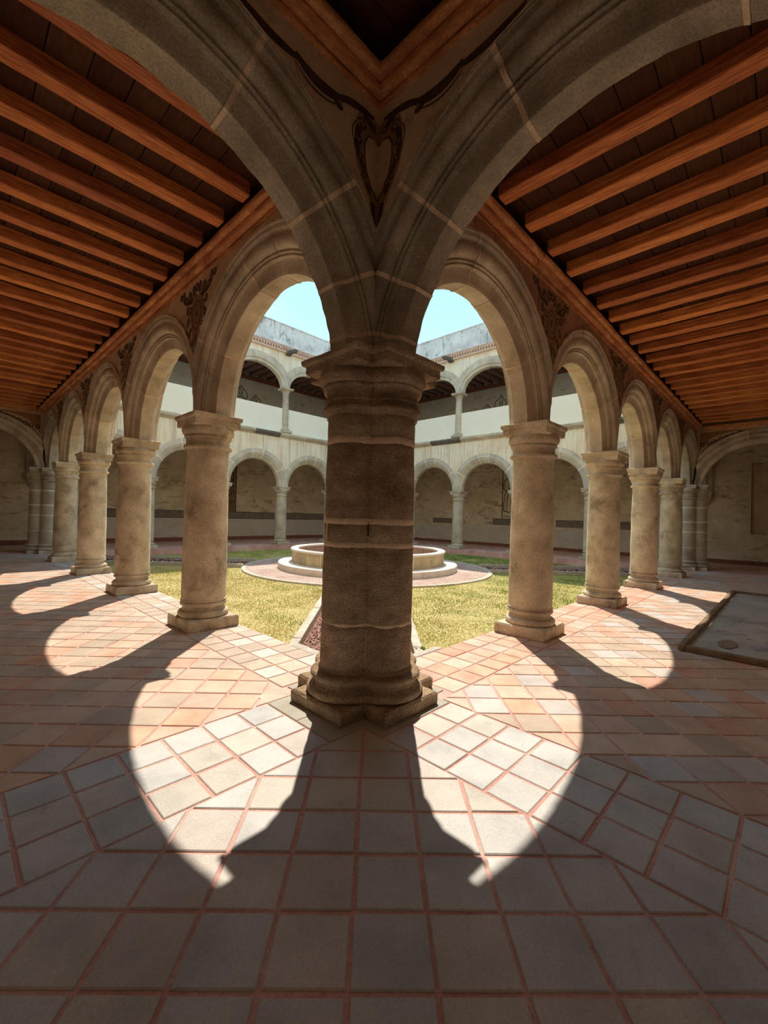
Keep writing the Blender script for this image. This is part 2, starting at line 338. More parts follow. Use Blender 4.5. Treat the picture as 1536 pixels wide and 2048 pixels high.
grid((.43, LX - .43, -GW, -.53), 'r', DO, P1, Q1, .293, .302)
grid((-.46, EX, .62, LY - .62), 'bl', (-.46, .62), (1, 0), (0, 1), .2633, .275)
grid((.62, LX - .62, -.53, EX), 'br', (.62, -.53), (1, 0), (0, 1), .275, .2867)
grid((-GW, LX + GW, LY + .5, LY + GW), 'f', DO, P1, Q1, .293, .302)
grid((LX + .5, LX + GW, -GW, LY + .5), 'f', DO, P1, Q1, .293, .302)
grid((-.73, -.42, .42, .62), 'l', (-.73, .42), (1, 0), (0, 1), .31, .2)
pal = {'g': ['tg0', 'tg0', 'tg1', 'tg2', 'tg0'], 'l': ['tr1', 'tb0', 'tr1', 'tr0', 'tb0'], 'r': ['tr1', 'tb0', 'tg2', 'tr0', 'tr1'], 'bl': ['tb0', 'tr1', 'tb0', 'tg1'], 'br': ['tr0', 'tr2', 'tr0', 'tr1'], 'f': ['tr0', 'tr2', 'tr1']}
TM = ['tg0', 'tg1', 'tg2', 'tb0', 'tr0', 'tr1', 'tr2']
def tilegeo(p, mb, m, o=(0, 0)):
    n = len(p); h = random.uniform(-.0015, .0015); tx, ty = random.uniform(-.006, .006), random.uniform(-.006, .006)
    cx, cy = sum(a[0] for a in p) / n, sum(a[1] for a in p) / n
    zz = lambda x, y: h + (x - cx) * tx + (y - cy) * ty
    sh = lambda k, x, y: (cx + (x - cx) * k, cy + (y - cy) * k)
    r0 = [(x - o[0], y - o[1], -.0075) for x, y in p]; r1 = [(x - o[0], y - o[1], zz(x, y) - .004) for x, y in p]
    r2 = []
    for x, y in p:
        d = math.hypot(x - cx, y - cy) or 1; k = max(.5, 1 - .007 / d); X, Y = sh(k, x, y); r2.append((X - o[0], Y - o[1], zz(X, Y)))
    fs = [tuple(range(2 * n, 3 * n))]
    for r in (0, 1):
        for i in range(n): j = (i + 1) % n; fs.append((r * n + i, r * n + j, r * n + n + j, r * n + n + i))
    mb.add(r0 + r1 + r2, fs, m)
F2 = Vector((_f.x, _f.y)).normalized(); R2_ = Vector((_r.x, _r.y)).normalized()
def vis(p):
    c = Vector((sum(a[0] for a in p) / len(p) - CAMP.x, sum(a[1] for a in p) / len(p) - CAMP.y)); z = c.dot(F2)
    if z < .9 or abs(c.dot(R2_)) > z * .93 + .3: return 1e9
    return z * z / max(.02, abs(area(p))) ** .5
order = sorted(range(len(tiles)), key=lambda i: vis(tiles[i][0]))
rest = MB()
for rank, i in enumerate(order):
    p, fam = tiles[i]; mname = random.choice(pal[fam])
    if fam in ('l', 'r', 'bl') :
        d = math.hypot(p[0][0] - CAMP.x, p[0][1] - CAMP.y)
        if random.random() < (3.6 - d) / 2: mname = random.choice(pal['g'])
    if rank < 297:
        c = (sum(a[0] for a in p) / len(p), sum(a[1] for a in p) / len(p)); b = MB(); tilegeo(p, b, 0, c)
        link('floor_tile', b.mesh('floor_tile', M[mname]), floor, (c[0], c[1], 0))
    else: tilegeo(p, rest, TM.index(mname))
o = link('floor_tile_field', rest.mesh('floor_tile_field', [M[k] for k in TM]), floor); o['kind'] = 'stuff'; o['label'] = 'smaller and farther clay tiles laid diagonally'
# cement slabs framing the corner pier, pieces with dark open joints between them
for (xa, xb, ya, yb) in [(-.725, -.01, -.415, -.003), (-.725, -.01, .003, .415), (.003, .60, -.003, .415), (.003, .60, -.425, -.009), (-.415, -.003, -.615, -.42), (.003, .425, -.615, -.43), (-.41, .41, .42, .60)]:
    b = cbox(xa, xb, ya, yb, -.05, .002, .004); link('cement_slab', b.mesh('cement_slab', M['slab'], off=((xa + xb) / 2, (ya + yb) / 2, 0)), floor, ((xa + xb) / 2, (ya + yb) / 2, 0))['label'] = 'grey cement slab around the pier'

# outer walls
T = .4
def wall(name, box, mt, label):
    b = MB(); b.box(*box); return structure(name, b.mesh(name, mt), label, 'wall')
wall('wall_left', (-GW - T, -GW, -GW - T, LY + GW + T, -.45, 5.5), M['limed'], 'stained plaster outer wall of the gallery on the left')
wall('wall_right', (-GW - T, LX + GW + T, -GW - T, -GW, -.45, 5.5), M['limed'], 'stained plaster outer wall of the gallery on the right')
NY0, NY1, NZ0, NZ1 = -1.50, -3.1, 1.24, 4.06
b = MB(); X = LX + GW
for (ya, yb, za, zb) in [(-GW, NY1, -.45, 10), (NY1, NY0, -.45, NZ0), (NY1, NY0, NZ1, 10), (NY0, LY + GW + T, -.45, 10)]: b.box(X, X + T, ya, yb, za, zb)
b.box(X + .14, X + T, NY1, NY0, NZ0, NZ1)
wbr = structure('wall_far_right', b.mesh('wall_far_right', M['inner']), 'stained ochre plaster back wall of the far gallery, right half', 'wall')
Y = LY + GW
wbl = wall('wall_far_left', (-GW - T, LX + GW + T, Y, Y + T, -.45, 10), M['inner'], 'stained ochre plaster back wall of the far gallery, left half')
# niche: pale reveal and faded painted panel inside it
b = MB(); b.box(X + .10, X + .139, NY1 + .02, NY0 - .02, NZ0 + .02, NZ1 - .02)
link('niche_panel', b.mesh('niche_panel', M['spandrel']), wbr)['label'] = 'faded brown painted panel inside the shallow niche'
b = MB()
for (ya, yb, za, zb) in [(NY0, NY0 + .05, NZ0 - .06, NZ1 + .06), (NY1 - .05, NY1, NZ0 - .06, NZ1 + .06), (NY1, NY0, NZ1, NZ1 + .06), (NY1, NY0, NZ0 - .07, NZ0)]: b.box(X - .012, X + .02, ya, yb, za, zb)
link('niche_border', b.mesh('niche_border', M['innerlow']), wbr)['label'] = 'pale chipped plaster border of the niche'
# pale lower plaster, painted frieze and red skirting
def on(parent, name, box, m, label=None):
    b = MB(); b.box(*box); o = link(name, b.mesh(name, M[m]), parent)
    if label: o['label'] = label
    return o
on(wbl, 'plaster_dado', (-.2, LX + GW, Y - .012, Y, .28, 1.22), 'innerlow', 'paler patched plaster below the painted frieze')
on(wbl, 'painted_frieze', (1.0, LX + GW - 2, Y - .016, Y, 1.22, 1.56), 'band', 'speckled dark frieze band with black edge lines')
on(wbl, 'frieze_line', (1.0, LX + GW - 2, Y - .020, Y, 1.56, 1.585), 'line'); on(wbl, 'frieze_line', (1.0, LX + GW - 2, Y - .020, Y, 1.195, 1.22), 'line')
on(wbr, 'plaster_dado', (X - .012, X, .5, LY + 2, .24, 1.12), 'innerlow', 'paler patched plaster low on the wall')
for ya, yb, zb in [(8.35, 9.85, 1.56), (2.1, 6.2, 1.56), (12.2, 14.2, 1.5)]:
    on(wbr, 'painted_frieze', (X - .016, X, ya, yb, 1.22, zb), 'band', 'surviving piece of speckled dark frieze')
    on(wbr, 'frieze_line', (X - .020, X, ya, yb + .05, zb, zb + .022), 'line')
b = MB(); b.box(-GW, LX + GW, Y - .02, Y, 0, .20); o = structure('baseboard_far_left', b.mesh('bb', M['redpaint']), 'dark red painted skirting along the far left gallery wall', 'baseboard')
b = MB(); b.box(X - .02, X, -GW, LY + GW, 0, .17); o = structure('baseboard_far_right', b.mesh('bb', M['redpaint']), 'dark red painted skirting along the far right gallery wall', 'baseboard')
b = MB(); b.box(-GW, -GW + .02, -GW, LY + GW, 0, .25); o = structure('baseboard_left', b.mesh('bb', M['redpaint']), 'dark red painted skirting of the gallery on the left', 'baseboard')

# ------------------------------------------------------------------ arcade walls above the arches
def arcz(s, R, zc): return zc + math.sqrt(max(0, R * R - s * s))
def spandrel_mb(fr, bays, ztop, t0=-.28, t1=.28):
    b = MB()
    for (sa, sb, sc, R, zc, ell) in bays:
        n = 28
        for t in (t0, t1):
            vs = []
            for i in range(n + 1):
                s = sa + (sb - sa) * i / n
                if ell: z = zc + ell[1] * math.sqrt(max(0, 1 - ((s - sc) / ell[0]) ** 2))
                else: z = arcz(s - sc, R, zc)
                vs.append(fr(s, t, z)); vs.append(fr(s, t, ztop))
            b.add(vs, [(2 * i, 2 * i + 2, 2 * i + 3, 2 * i + 1) for i in range(n)])
    return b
RL, RR = 1.33, 1.283
KE = .43
def bays(pitch, R): return [(pitch * i, pitch * (i + 1), pitch * (i + .5), R + KE, ZS, None) for i in range(NB)]
awl = spandrel_mb(FL, bays(SL, RL), 5.4); awr = spandrel_mb(FR, bays(SR, RR), 5.4)
def upbox(b, fr, L, t0, t1, z0, z1, a0=0): 
    q = [fr(a0, t0, z0), fr(L, t0, z0), fr(L, t1, z0), fr(a0, t1, z0), fr(a0, t0, z1), fr(L, t0, z1), fr(L, t1, z1), fr(a0, t1, z1)]
    b.add(q, [(3, 2, 1, 0), (4, 5, 6, 7), (0, 1, 5, 4), (1, 2, 6, 5), (2, 3, 7, 6), (3, 0, 4, 7)])
arcade_l = structure('wall_arcade_left', awl.mesh('wl', M['spandrel']), 'plastered wall above the arches of the left arcade', 'wall')
arcade_r = structure('wall_arcade_right', awr.mesh('wr', M['spandrelr']), 'brown plastered wall above the arches of the right arcade', 'wall')
b = MB(); upbox(b, FL, LY, -.28, .28, 5.41, 11.08); upbox(b, FR, LX, -.28, .28, 5.41, 11.08, .28)
structure('wall_upper_near', b.mesh('wu', M['facade']), 'cream upper storey wall over the two near galleries', 'wall')
# transverse walls across the galleries (above the transverse arches)
TR, TZC, TC = 1.573, 2.667, 1.95
def TFr(O, S): 
    G = (-S[1], S[0]); return Fr(O, S, G)
TT = [('near_left', (0, 0), (-1, 0)), ('near_right', (0, 0), (0, -1)), ('far_left', (0, LY), (-1, 0)), ('far_left_b', (0, LY), (0, 1)), ('far_right', (LX, 0), (0, -1)), ('far_right_b', (LX, 0), (1, 0))]
tw_names = {'near_left': ('wall_cross_left', 'painted spandrel wall over the big left cross arch'), 'near_right': ('wall_cross_right', 'painted spandrel wall over the big right cross arch'),
            'far_left': ('wall_cross_far_left', 'spandrel wall over the cross arch at the far end of the left gallery'), 'far_left_b': ('wall_cross_corner_left', 'spandrel wall from the far left pier to the back wall'),
            'far_right': ('wall_cross_far_right', 'spandrel wall over the cross arch at the far end of the right gallery'), 'far_right_b': ('wall_cross_corner_right', 'spandrel wall from the far right pier to the back wall')}
tw = {}
for k, O, S in TT:
    fr = TFr(O, S); b = spandrel_mb(fr, [(.27, GW, TC, TR + KE, TZC, None)], 5.2)
    tw[k] = structure(tw_names[k][0], b.mesh(k, M['spandrel']), tw_names[k][1], 'wall')

# ------------------------------------------------------------------ arches
def arcpts(c, r, a, b_, n): return [(c[0] + r * math.cos(math.radians(a + (b_ - a) * i / n)), c[1] + r * math.sin(math.radians(a + (b_ - a) * i / n))) for i in range(n + 1)]
PG = [(.26, .462), (.308, .462), (.315, .454), (.312, .438), (.300, .432), (.298, .388), (.282, .374), (.255, .366)] + arcpts((.200, .285), .080, 58, -74, 9) + [(.198, .203), (.194, .196), (.208, .190), (.210, .178), (.190, .171), (.178, .166), (.190, .158), (.190, .146), (.166, .141), (.146, .136), (.134, .112), (.121, .078), (.110, .040), (.104, .010), (.096, 0)]
PC = [(-.10, 0), (-.115, .008), (-.165, .055), (-.20, .105), (-.205, .135), (-.235, .14), (-.245, .165), (-.27, .20), (-.276, .255), (-.30, .262), (-.30, .478), (-.26, .485)]
PN = PG + PC
PGs = PG; PB = PG + [(-t, d) for t, d in reversed(PG)]
PF = [(.26, .485), (.30, .48), (.30, .26), (.24, .15), (.17, .05), (.10, 0)] + PC
PU = [(.18, .50), (.18, .06), (.12, 0), (-.11, 0), (-.135, .012), (-.14, .02), (-.14, .145), (-.19, .155), (-.20, .17), (-.20, .495), (-.16, .50)]
def arch(name, fr, sc, zc, a, b_, prof, mt, mtj, label, group, clips=(), zmin=ZS - .004, segs=12, joints=(34, 79, 101, 146), rough=0.0, jw=.014, ell=False, seed=0, th0=-12, edge=0):
    base = fr(sc, 0, ZS if not ell else zc)
    root = empty(name, base); tag(root, label, 'arch', group)
    def sweep(A0, A1, n, grow, rgh):
        bm = bmesh.new(); rows = []
        for i in range(n + 1):
            th = math.radians(A0 + (A1 - A0) * i / n); row = []
            for j, (t, d) in enumerate(prof):
                if grow:
                    # push outwards from the section centre
                    t2 = t * (1 + grow / .2); d2 = d - grow * 1.5
                else: t2, d2 = t, d
                if rgh:
                    q = noise.noise(Vector((th * 9 + seed, t * 7, d * 5))) * rgh + noise.noise(Vector((th * 34 + seed, t * 20, 3))) * rgh * .6
                    t2 += q * (1 if t > 0 else -1); d2 -= q * .8
                P_ = fr(sc + (a + d2) * math.cos(th), t2, zc + (b_ + d2) * math.sin(th))
                row.append(bm.verts.new((P_[0] - base[0], P_[1] - base[1], P_[2] - base[2])))
            rows.append(row)
        for i in range(n):
            for j in range(len(prof) - 1): bm.faces.new((rows[i][j], rows[i][j + 1], rows[i + 1][j + 1], rows[i + 1][j]))
        for (co, no) in list(clips) + [((0, 0, zmin), (0, 0, -1))]:
            c = (co[0] - base[0], co[1] - base[1], co[2] - base[2])
            bmesh.ops.bisect_plane(bm, geom=bm.verts[:] + bm.edges[:] + bm.faces[:], plane_co=c, plane_no=no, clear_outer=True)
        return bm
    def fin(bm, nm, m):
        if not bm.faces: bm.free(); return
        me = bpy.data.meshes.new(nm); bm.to_mesh(me); bm.free(); me.materials.append(m); smooth_mesh(me, 35); link(nm, me, root)
    A = [th0] + list(joints) + [180 - th0]
    for i in range(len(A) - 1):
        n = max(3, int(segs * (A[i + 1] - A[i]) / 30))
        fin(sweep(A[i], A[i + 1], n, 0, rough), 'voussoir', mt)
    for j in joints:
        jd = math.degrees(jw / a) * .8
        fin(sweep(j - jd, j + jd, 2, .0025, rough * 1.2), 'mortar_joint', mtj)
    if edge:
        full = prof; prof = [(edge * .26, .4665), (edge * .310, .4655), (edge * .3175, .457), (edge * .3165, .444)]
        for (a0_, a1_) in ((th0, 60), (60, 118), (118, 180 - th0)): fin(sweep(a0_, a1_, max(6, int(segs * (a1_ - a0_) / 30)), 0, rough), 'lime_edge', M['limeedge'])
    return root
ORD = ['first', 'second', 'third', 'fourth', 'fifth']
def diag_clip(O, S):   # keep the quadrant of a pier that faces direction S
    n = (-S[1], S[0]); return [((O[0], O[1], 0), (-S[0] + n[0], -S[1] + n[1], 0)), ((O[0], O[1], 0), (-S[0] - n[0], -S[1] - n[1], 0))]
def arcade(fr, pitch, R, prof, mt, mtj, where, group, rough, segs, near):
    L = pitch * NB; S = fr.S
    for i in range(NB):
        sa, sb = pitch * i, pitch * (i + 1); cl = []
        if i == 0: cl += diag_clip(fr.O, S)
        else: cl.append((fr(sa, 0, 0), (-S[0], -S[1], 0)))
        if i == NB - 1: cl += diag_clip(fr(L, 0, 0)[:2], (-S[0], -S[1]))
        else: cl.append((fr(sb, 0, 0), (S[0], S[1], 0)))
        jj = [(34, 79, 101, 146), (36, 82, 104, 147), (33, 80, 99, 143)][i % 3]
        arch('stone_arch', fr, (sa + sb) / 2, ZS, R, R, prof, mt, mtj, '%s arch of %s' % (ORD[i], where), group, cl, segs=segs if i < 2 else max(4, segs // 2), rough=rough, jw=.016 if near else .028, joints=jj, seed=i * 7, edge=1 if near else 0)
arcade(FL, SL, RL, PN, M['arch'], M['mortar'], 'the left arcade, counted from the big corner pier', 'moulded stone arches of the left arcade', .008, 10, True)
arcade(FR, SR, RR, PN, M['arch'], M['mortar'], 'the right arcade, counted from the big corner pier', 'moulded stone arches of the right arcade', .008, 10, True)
arcade(FBL, SR, RR, PF, M['farstone'], M['mortarl'], 'the far left lower arcade, counted from its left end', 'grey stone arches of the far left lower arcade', .004, 7, False)
arcade(FBR, SL, RL, PF, M['farstone'], M['mortarl'], 'the far right lower arcade, counted from its right end', 'grey stone arches of the far right lower arcade', .004, 7, False)
tl = {'near_left': 'huge moulded stone arch springing overhead from the corner pier to the upper left', 'near_right': 'huge moulded stone arch springing overhead from the corner pier to the upper right',
      'far_left': 'stone cross arch closing the far end of the left gallery', 'far_left_b': 'stone cross arch from the far left pier to the corbel on the back wall',
      'far_right': 'stone cross arch closing the far end of the right gallery', 'far_right_b': 'stone cross arch from the far right pier to the corbel on the back wall'}
for k, O, S in TT:
    fr = TFr(O, S); near = k.startswith('near')
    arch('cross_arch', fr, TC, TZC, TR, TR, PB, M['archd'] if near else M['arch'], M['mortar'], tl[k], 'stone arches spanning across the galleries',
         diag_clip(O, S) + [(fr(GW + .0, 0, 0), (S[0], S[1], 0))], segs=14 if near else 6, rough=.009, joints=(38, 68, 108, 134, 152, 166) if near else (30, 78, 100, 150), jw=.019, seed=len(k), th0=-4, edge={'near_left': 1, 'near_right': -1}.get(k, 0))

# ------------------------------------------------------------------ columns
def ringp(cx, cz, r, a, b_, n, add=0): return [(cx + r * math.cos(math.radians(a + (b_ - a) * i / n)) + add, cz + r * math.sin(math.radians(a + (b_ - a) * i / n))) for i in range(n + 1)]
def make_column(name, mt, seg=48, rgh=.006, mark=True):
    root = empty(name, (0, 0, 0))
    b = loft([(.335, -.01), (.352, .008), (.352, .125), (.338, .148)], square(10), 40, rough=rgh); link('plinth', b.mesh('plinth', mt), root)
    prof = [(.30, .14)] + ringp(.285, .19, .05, -90, 90, 7) + [(.285, .25), (.275, .262), (.272, .285), (.285, .30)] + ringp(.278, .325, .030, -80, 80, 5) + [(.285, .362), (.303, .366), (.303, .378), (.293, .39)]
    b = loft(prof, circle(seg), seg, rough=rgh * .5); link('base_moulding', b.mesh('base', mt, smooth=True), root)
    prof = [(.293, .385), (.295, .42), (.2945, .9), (.290, 1.4), (.283, 1.9), (.272, 2.38), (.276, 2.43), (.285, 2.452)]
    pr = []
    for (r0, z0), (r1, z1) in zip(prof, prof[1:]):
        for i in range(4): t = i / 4; pr.append((r0 + (r1 - r0) * t, z0 + (z1 - z0) * t))
    pr.append(prof[-1])
    b = loft(pr, circle(seg), seg, rough=rgh * .9, rs=5); link('shaft', b.mesh('shaft', mt, smooth=True), root)
    prof = [(.285, 2.445)] + ringp(.292, 2.475, .026, -70, 80, 5) + [(.285, 2.505), (.284, 2.555), (.292, 2.585), (.300, 2.600), (.312, 2.604), (.312, 2.618)] + ringp(.270, 2.70, .075, -65, 25, 6) + [(.330, 2.745), (.325, 2.775)]
    b = loft(prof, circle(seg), seg, rough=rgh * .5); link('capital', b.mesh('capital', mt, smooth=True), root)
    b = loft([(.290, 2.752), (.312, 2.756), (.316, 2.845), (.330, 2.852), (.337, 2.868), (.337, 2.905), (.325, 2.915)], square(10), 40, rough=rgh); link('abacus', b.mesh('abacus', mt), root)
    return root
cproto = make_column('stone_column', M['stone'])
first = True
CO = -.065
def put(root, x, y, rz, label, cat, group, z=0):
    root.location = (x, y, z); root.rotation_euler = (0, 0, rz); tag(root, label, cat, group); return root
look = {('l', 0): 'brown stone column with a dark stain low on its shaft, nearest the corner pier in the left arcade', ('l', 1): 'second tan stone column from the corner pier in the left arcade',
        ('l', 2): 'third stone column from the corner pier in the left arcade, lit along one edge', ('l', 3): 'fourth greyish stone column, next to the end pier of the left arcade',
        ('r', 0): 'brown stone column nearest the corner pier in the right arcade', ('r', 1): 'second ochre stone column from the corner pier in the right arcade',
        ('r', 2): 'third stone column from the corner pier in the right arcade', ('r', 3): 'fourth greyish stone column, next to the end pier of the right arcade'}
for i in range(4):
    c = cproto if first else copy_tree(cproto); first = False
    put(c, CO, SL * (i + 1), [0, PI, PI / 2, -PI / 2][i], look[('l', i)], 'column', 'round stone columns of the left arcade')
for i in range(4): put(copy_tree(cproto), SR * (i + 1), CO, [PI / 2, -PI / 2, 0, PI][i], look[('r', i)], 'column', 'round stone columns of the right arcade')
fproto = make_column('grey_stone_column', M['farcol'], 28, .004)
for i in range(4):
    c = fproto if i == 0 else copy_tree(fproto)
    put(c, SR * (i + 1), LY - CO, i * PI / 2, '%s grey ground-floor column of the far left arcade, counted from its left end' % ORD[i], 'column', 'grey columns of the far left lower arcade')
for i in range(4): put(copy_tree(fproto), LX - CO, SL * (i + 1), i * PI / 2, '%s grey ground-floor column of the far right arcade, counted from its right end' % ORD[i], 'column', 'grey columns of the far right lower arcade')

# compound piers ---------------------------------------------------------
def make_pier(name, mt, mj, dd, rr, ep, wp, ea, wa, courses, rgh=.007, n=128, verts=True):
    root = empty(name, (0, 0, 0)); k = 6
    b = loft([(-.015, -.01), (0, .008), (.002, .088), (-.014, .108)], cross(ep, wp, k), 12 * k, rough=rgh * 1.3); link('plinth', b.mesh('plinth', mt), root)
    Q = quatre(dd, n)
    f = rr - .245
    pr = [(.30 + f, .10)] + ringp(.315 + f, .145, .040, -90, 85, 6) + [(.315 + f, .19), (.295 + f, .20), (.285 + f, .225), (.295 + f, .243)] + ringp(.298 + f, .272, .028, -85, 85, 5) + [(.29 + f, .302), (.262 + f, .308), (.258 + f, .325), (.25 + f, .335)]
    b = loft(pr, Q, n, rough=rgh * .6); link('base_moulding', b.mesh('base', mt, smooth=True), root)
    rad = lambda z: rr + .004 - .016 * max(0, (z - .4)) / 2.0
    for ci, (za, zb) in enumerate(courses):
        pr = [(rad(za) - .012, za - .012), (rad(za) - .003, za + .002)]; m_ = max(2, int((zb - za) / .07))
        pr += [(rad(za + (zb - za) * i / m_), za + (zb - za) * i / m_) for i in range(1, m_)] + [(rad(zb) - .003, zb - .002), (rad(zb) - .012, zb + .012)]
        b = loft(pr, Q, n, rough=rgh, seed=ci * 5.0, rs=7); link('stone_drum', b.mesh('drum', mt, smooth=True), root)
    for ci in range(len(courses) - 1):
        za, zb = courses[ci][1], courses[ci + 1][0]
        d = -.006 if ci == 0 else .0
        b = loft([(rad(za) + d - .004, za - .006), (rad(za) + d + .001, za + .004), (rad(zb) + d + .001, zb - .004), (rad(zb) + d - .004, zb + .006)], Q, n, (False, False), rough=rgh * (1.6 if ci == 0 else .7), seed=3)
        link('mortar_joint', b.mesh('joint', mj, smooth=True), root)
    if verts:
        def strip(t0, t1, za, zb, off, m, nm):
            a = [t0 + (t1 - t0) * i / 4 for i in range(5)]; q = quatre(dd, 5, a); bb = MB(); vs = []
            zs = [za + (zb - za) * i / 8 for i in range(9)]
            for z in zs: vs += [(x, y, z) for x, y in q(rad(z) + off)]
            bb.add(vs, [(r * 5 + i, r * 5 + i + 1, r * 5 + 6 + i, r * 5 + 5 + i) for r in range(8) for i in range(4)]); link(nm, bb.mesh(nm, m), root)
        D = math.radians
        strip(D(172), D(175), courses[2][0], courses[2][1], .0045, mj, 'mortar_joint')
        strip(D(224.4), D(225.4), .36, courses[0][1] - .03, .005, mj, 'mortar_joint')
        strip(D(223.6), D(225.4), courses[2][0] + .06, courses[2][1], .0045, M['line'], 'crack')
    pr = [(.238 + f, 2.42)] + ringp(.252 + f, 2.475, .026, -80, 80, 5) + [(.248 + f, 2.505), (.246 + f, 2.525)] + ringp(.258 + f, 2.54, .012, -80, 80, 3) + [(.252 + f, 2.56), (.248 + f, 2.615), (.265 + f, 2.64), (.280 + f, 2.648), (.282 + f, 2.66)] + ringp(.240 + f, 2.735, .075, -62, 20, 6) + [(.305 + f, 2.775), (.30 + f, 2.80)]
    b = loft(pr, Q, n, rough=rgh * .5); link('capital', b.mesh('capital', mt, smooth=True), root)
    b = loft([(-.075, 2.782), (-.045, 2.790), (-.032, 2.80), (-.030, 2.862), (-.012, 2.868), (-.002, 2.882), (0, 2.912), (-.012, 2.92)], cross(ea, wa, k), 12 * k, rough=rgh); link('abacus', b.mesh('abacus', mt), root)
    return root
cs = [(.33, .690), (.712, 1.335), (1.37, 1.525), (1.565, 2.185), (2.235, 2.43)]
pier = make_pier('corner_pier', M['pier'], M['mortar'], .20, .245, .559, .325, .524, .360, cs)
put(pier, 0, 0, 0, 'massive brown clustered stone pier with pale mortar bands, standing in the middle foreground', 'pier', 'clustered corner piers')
fp = make_pier('corner_pier', M['farcol'], M['mortarl'], .29, .29, .63, .335, .63, .345, [(.33, .75), (.78, 1.28), (1.32, 1.62), (1.67, 2.12), (2.16, 2.43)], .005, 80, False)
put(fp, 0, LY, 0, 'grey clustered stone pier at the far end of the left arcade', 'pier', 'clustered corner piers')
put(copy_tree(fp), LX, 0, 0, 'grey clustered stone pier at the far end of the right arcade', 'pier', 'clustered corner piers')
put(copy_tree(fp), LX, LY, 0, 'grey clustered stone pier in the farthest corner of the courtyard', 'pier', 'clustered corner piers')

# corbels that carry the cross arches on the outer walls
def corbel(fr, label):
    root = empty('stone_corbel', fr(GW, 0, 2.2)); tag(root, label, 'corbel', 'stone corbels on the gallery walls')
    base = fr(GW, 0, 2.2)
    def pc(nm, rings):
        b = MB(); vs = []
        for (dep, hw, z) in rings: vs += [fr(GW + .02, -hw, z), fr(GW - dep, -hw * .8, z), fr(GW - dep, hw * .8, z), fr(GW + .02, hw, z)]
        fs = []
        for r in range(len(rings) - 1):
            for i in range(4): j = (i + 1) % 4; fs.append((r * 4 + i, r * 4 + j, r * 4 + 4 + j, r * 4 + 4 + i))
        fs += [(0, 1, 2, 3), tuple(range(4 * len(rings) - 4, 4 * len(rings)))]
        b.add(vs, fs); link(nm, b.mesh(nm, M['farcol'], off=base), root)
    pc('abacus', [(.38, .34, 2.80), (.40, .36, 2.81), (.42, .38, 2.86), (.42, .38, 2.915)])
    pc('bracket', [(.10, .10, 2.38), (.20, .2, 2.45), (.22, .22, 2.52), (.30, .27, 2.60), (.31, .29, 2.68), (.36, .33, 2.74), (.36, .33, 2.80)])
    pc('pendant', [(.04, .05, 2.20), (.10, .09, 2.24), (.11, .10, 2.32), (.08, .08, 2.38)])
cl = {'near_left': 'corbel carrying the big left cross arch on the outer wall', 'near_right': 'corbel carrying the big right cross arch on the outer wall', 'far_left': 'corbel on the outer wall at the far end of the left gallery',
      'far_left_b': 'stone corbel on the back wall beside the far left pier', 'far_right': 'corbel on the outer wall at the far end of the right gallery', 'far_right_b': 'stone corbel on the back wall beside the far right pier'}
for k, O, S in TT:
    if k in ('far_left_b', 'far_right_b', 'far_left', 'far_right'): corbel(TFr(O, S), cl[k])

# ------------------------------------------------------------------ far facade
def facade(fr, pitch, R, key, side):
    L = pitch * NB
    b = spandrel_mb(fr, bays(pitch, R), 5.45)
    upbox(b, fr, L + .28, -.28, .28, 5.40, 5.66, -.28)
    up = spandrel_mb(fr, [(pitch * i, pitch * (i + 1), pitch * (i + .5), 0, 7.93, (pitch / 2 + .14, 1.0 + .46)) for i in range(NB)], 10.0, -.18, .18)
    b.add([v for v in up.v], up.f); upbox(b, fr, L + .3, -.18, .18, 9.9, 10.05)
    w = structure('wall_facade_' + key, b.mesh('fac', M['facade']), 'cream limewashed courtyard facade on the far %s side' % side, 'wall')
    # low white walls between the upper columns
    for i in range(NB):
        bb = MB(); upbox(bb, fr, pitch * (i + 1), -.10, .14, 5.66, 6.90, pitch * i)
        link('parapet_wall', bb.mesh('parapet_wall', M['white']), w)['label'] = 'white low wall between upper columns'
    # string course in lengths of stone
    s = -.4; k = 0
    while s < L + .3:
        e_ = min(L + .36, s + random.uniform(1.1, 1.9)); bb = MB(); p = [(-.27, 5.36), (-.33, 5.38), (-.35, 5.42), (-.42, 5.47), (-.44, 5.52), (-.44, 5.585), (-.40, 5.60), (-.27, 5.60)]
        j = random.uniform(-.008, .008)
        vs = [fr(s + .006, t, z + j) for t, z in p] + [fr(e_ - .006, t, z + j) for t, z in p]; n = len(p)
        bb.add(vs, [(i, i + 1, n + i + 1, n + i) for i in range(n - 1)] + [tuple(range(n)), tuple(range(2 * n - 1, n - 1, -1))])
        link('string_course_stone', bb.mesh('sc', M['spout'] if random.random() < .25 else M['farcol']), w); s = e_
    # brick cornice: rows of brick headers (too many and small to be separate)
    bb = MB(); s = -.3
    while s < L + .3:
        upbox(bb, fr, s + .085, -.34, -.1, 9.80, 9.885, s); upbox(bb, fr, s + .145, -.40, -.1, 9.955, 10.02, s + .06); s += .15
    upbox(bb, fr, L + .3, -.30, -.1, 9.70, 9.79, -.3); upbox(bb, fr, L + .3, -.36, -.1, 9.89, 9.95, -.3)
    o = link('brick_cornice', bb.mesh('brick_cornice', M['brick']), w); o['kind'] = 'stuff'; o['label'] = 'rows of small red bricks under the roof parapet'
    bb = MB(); upbox(bb, fr, L + .3, -.28, .0, 10.02, 11.05, -.3); upbox(bb, fr, L + .3, -.31, .03, 11.05, 11.10, -.3)
    link('roof_parapet', bb.mesh('roof_parapet', M['grey']), w)['label'] = 'grey stained roof parapet'
    return w
fbl = facade(FBL, SR, RR, 'far_left', 'left'); fbr = facade(FBR, SL, RL, 'far_right', 'right')
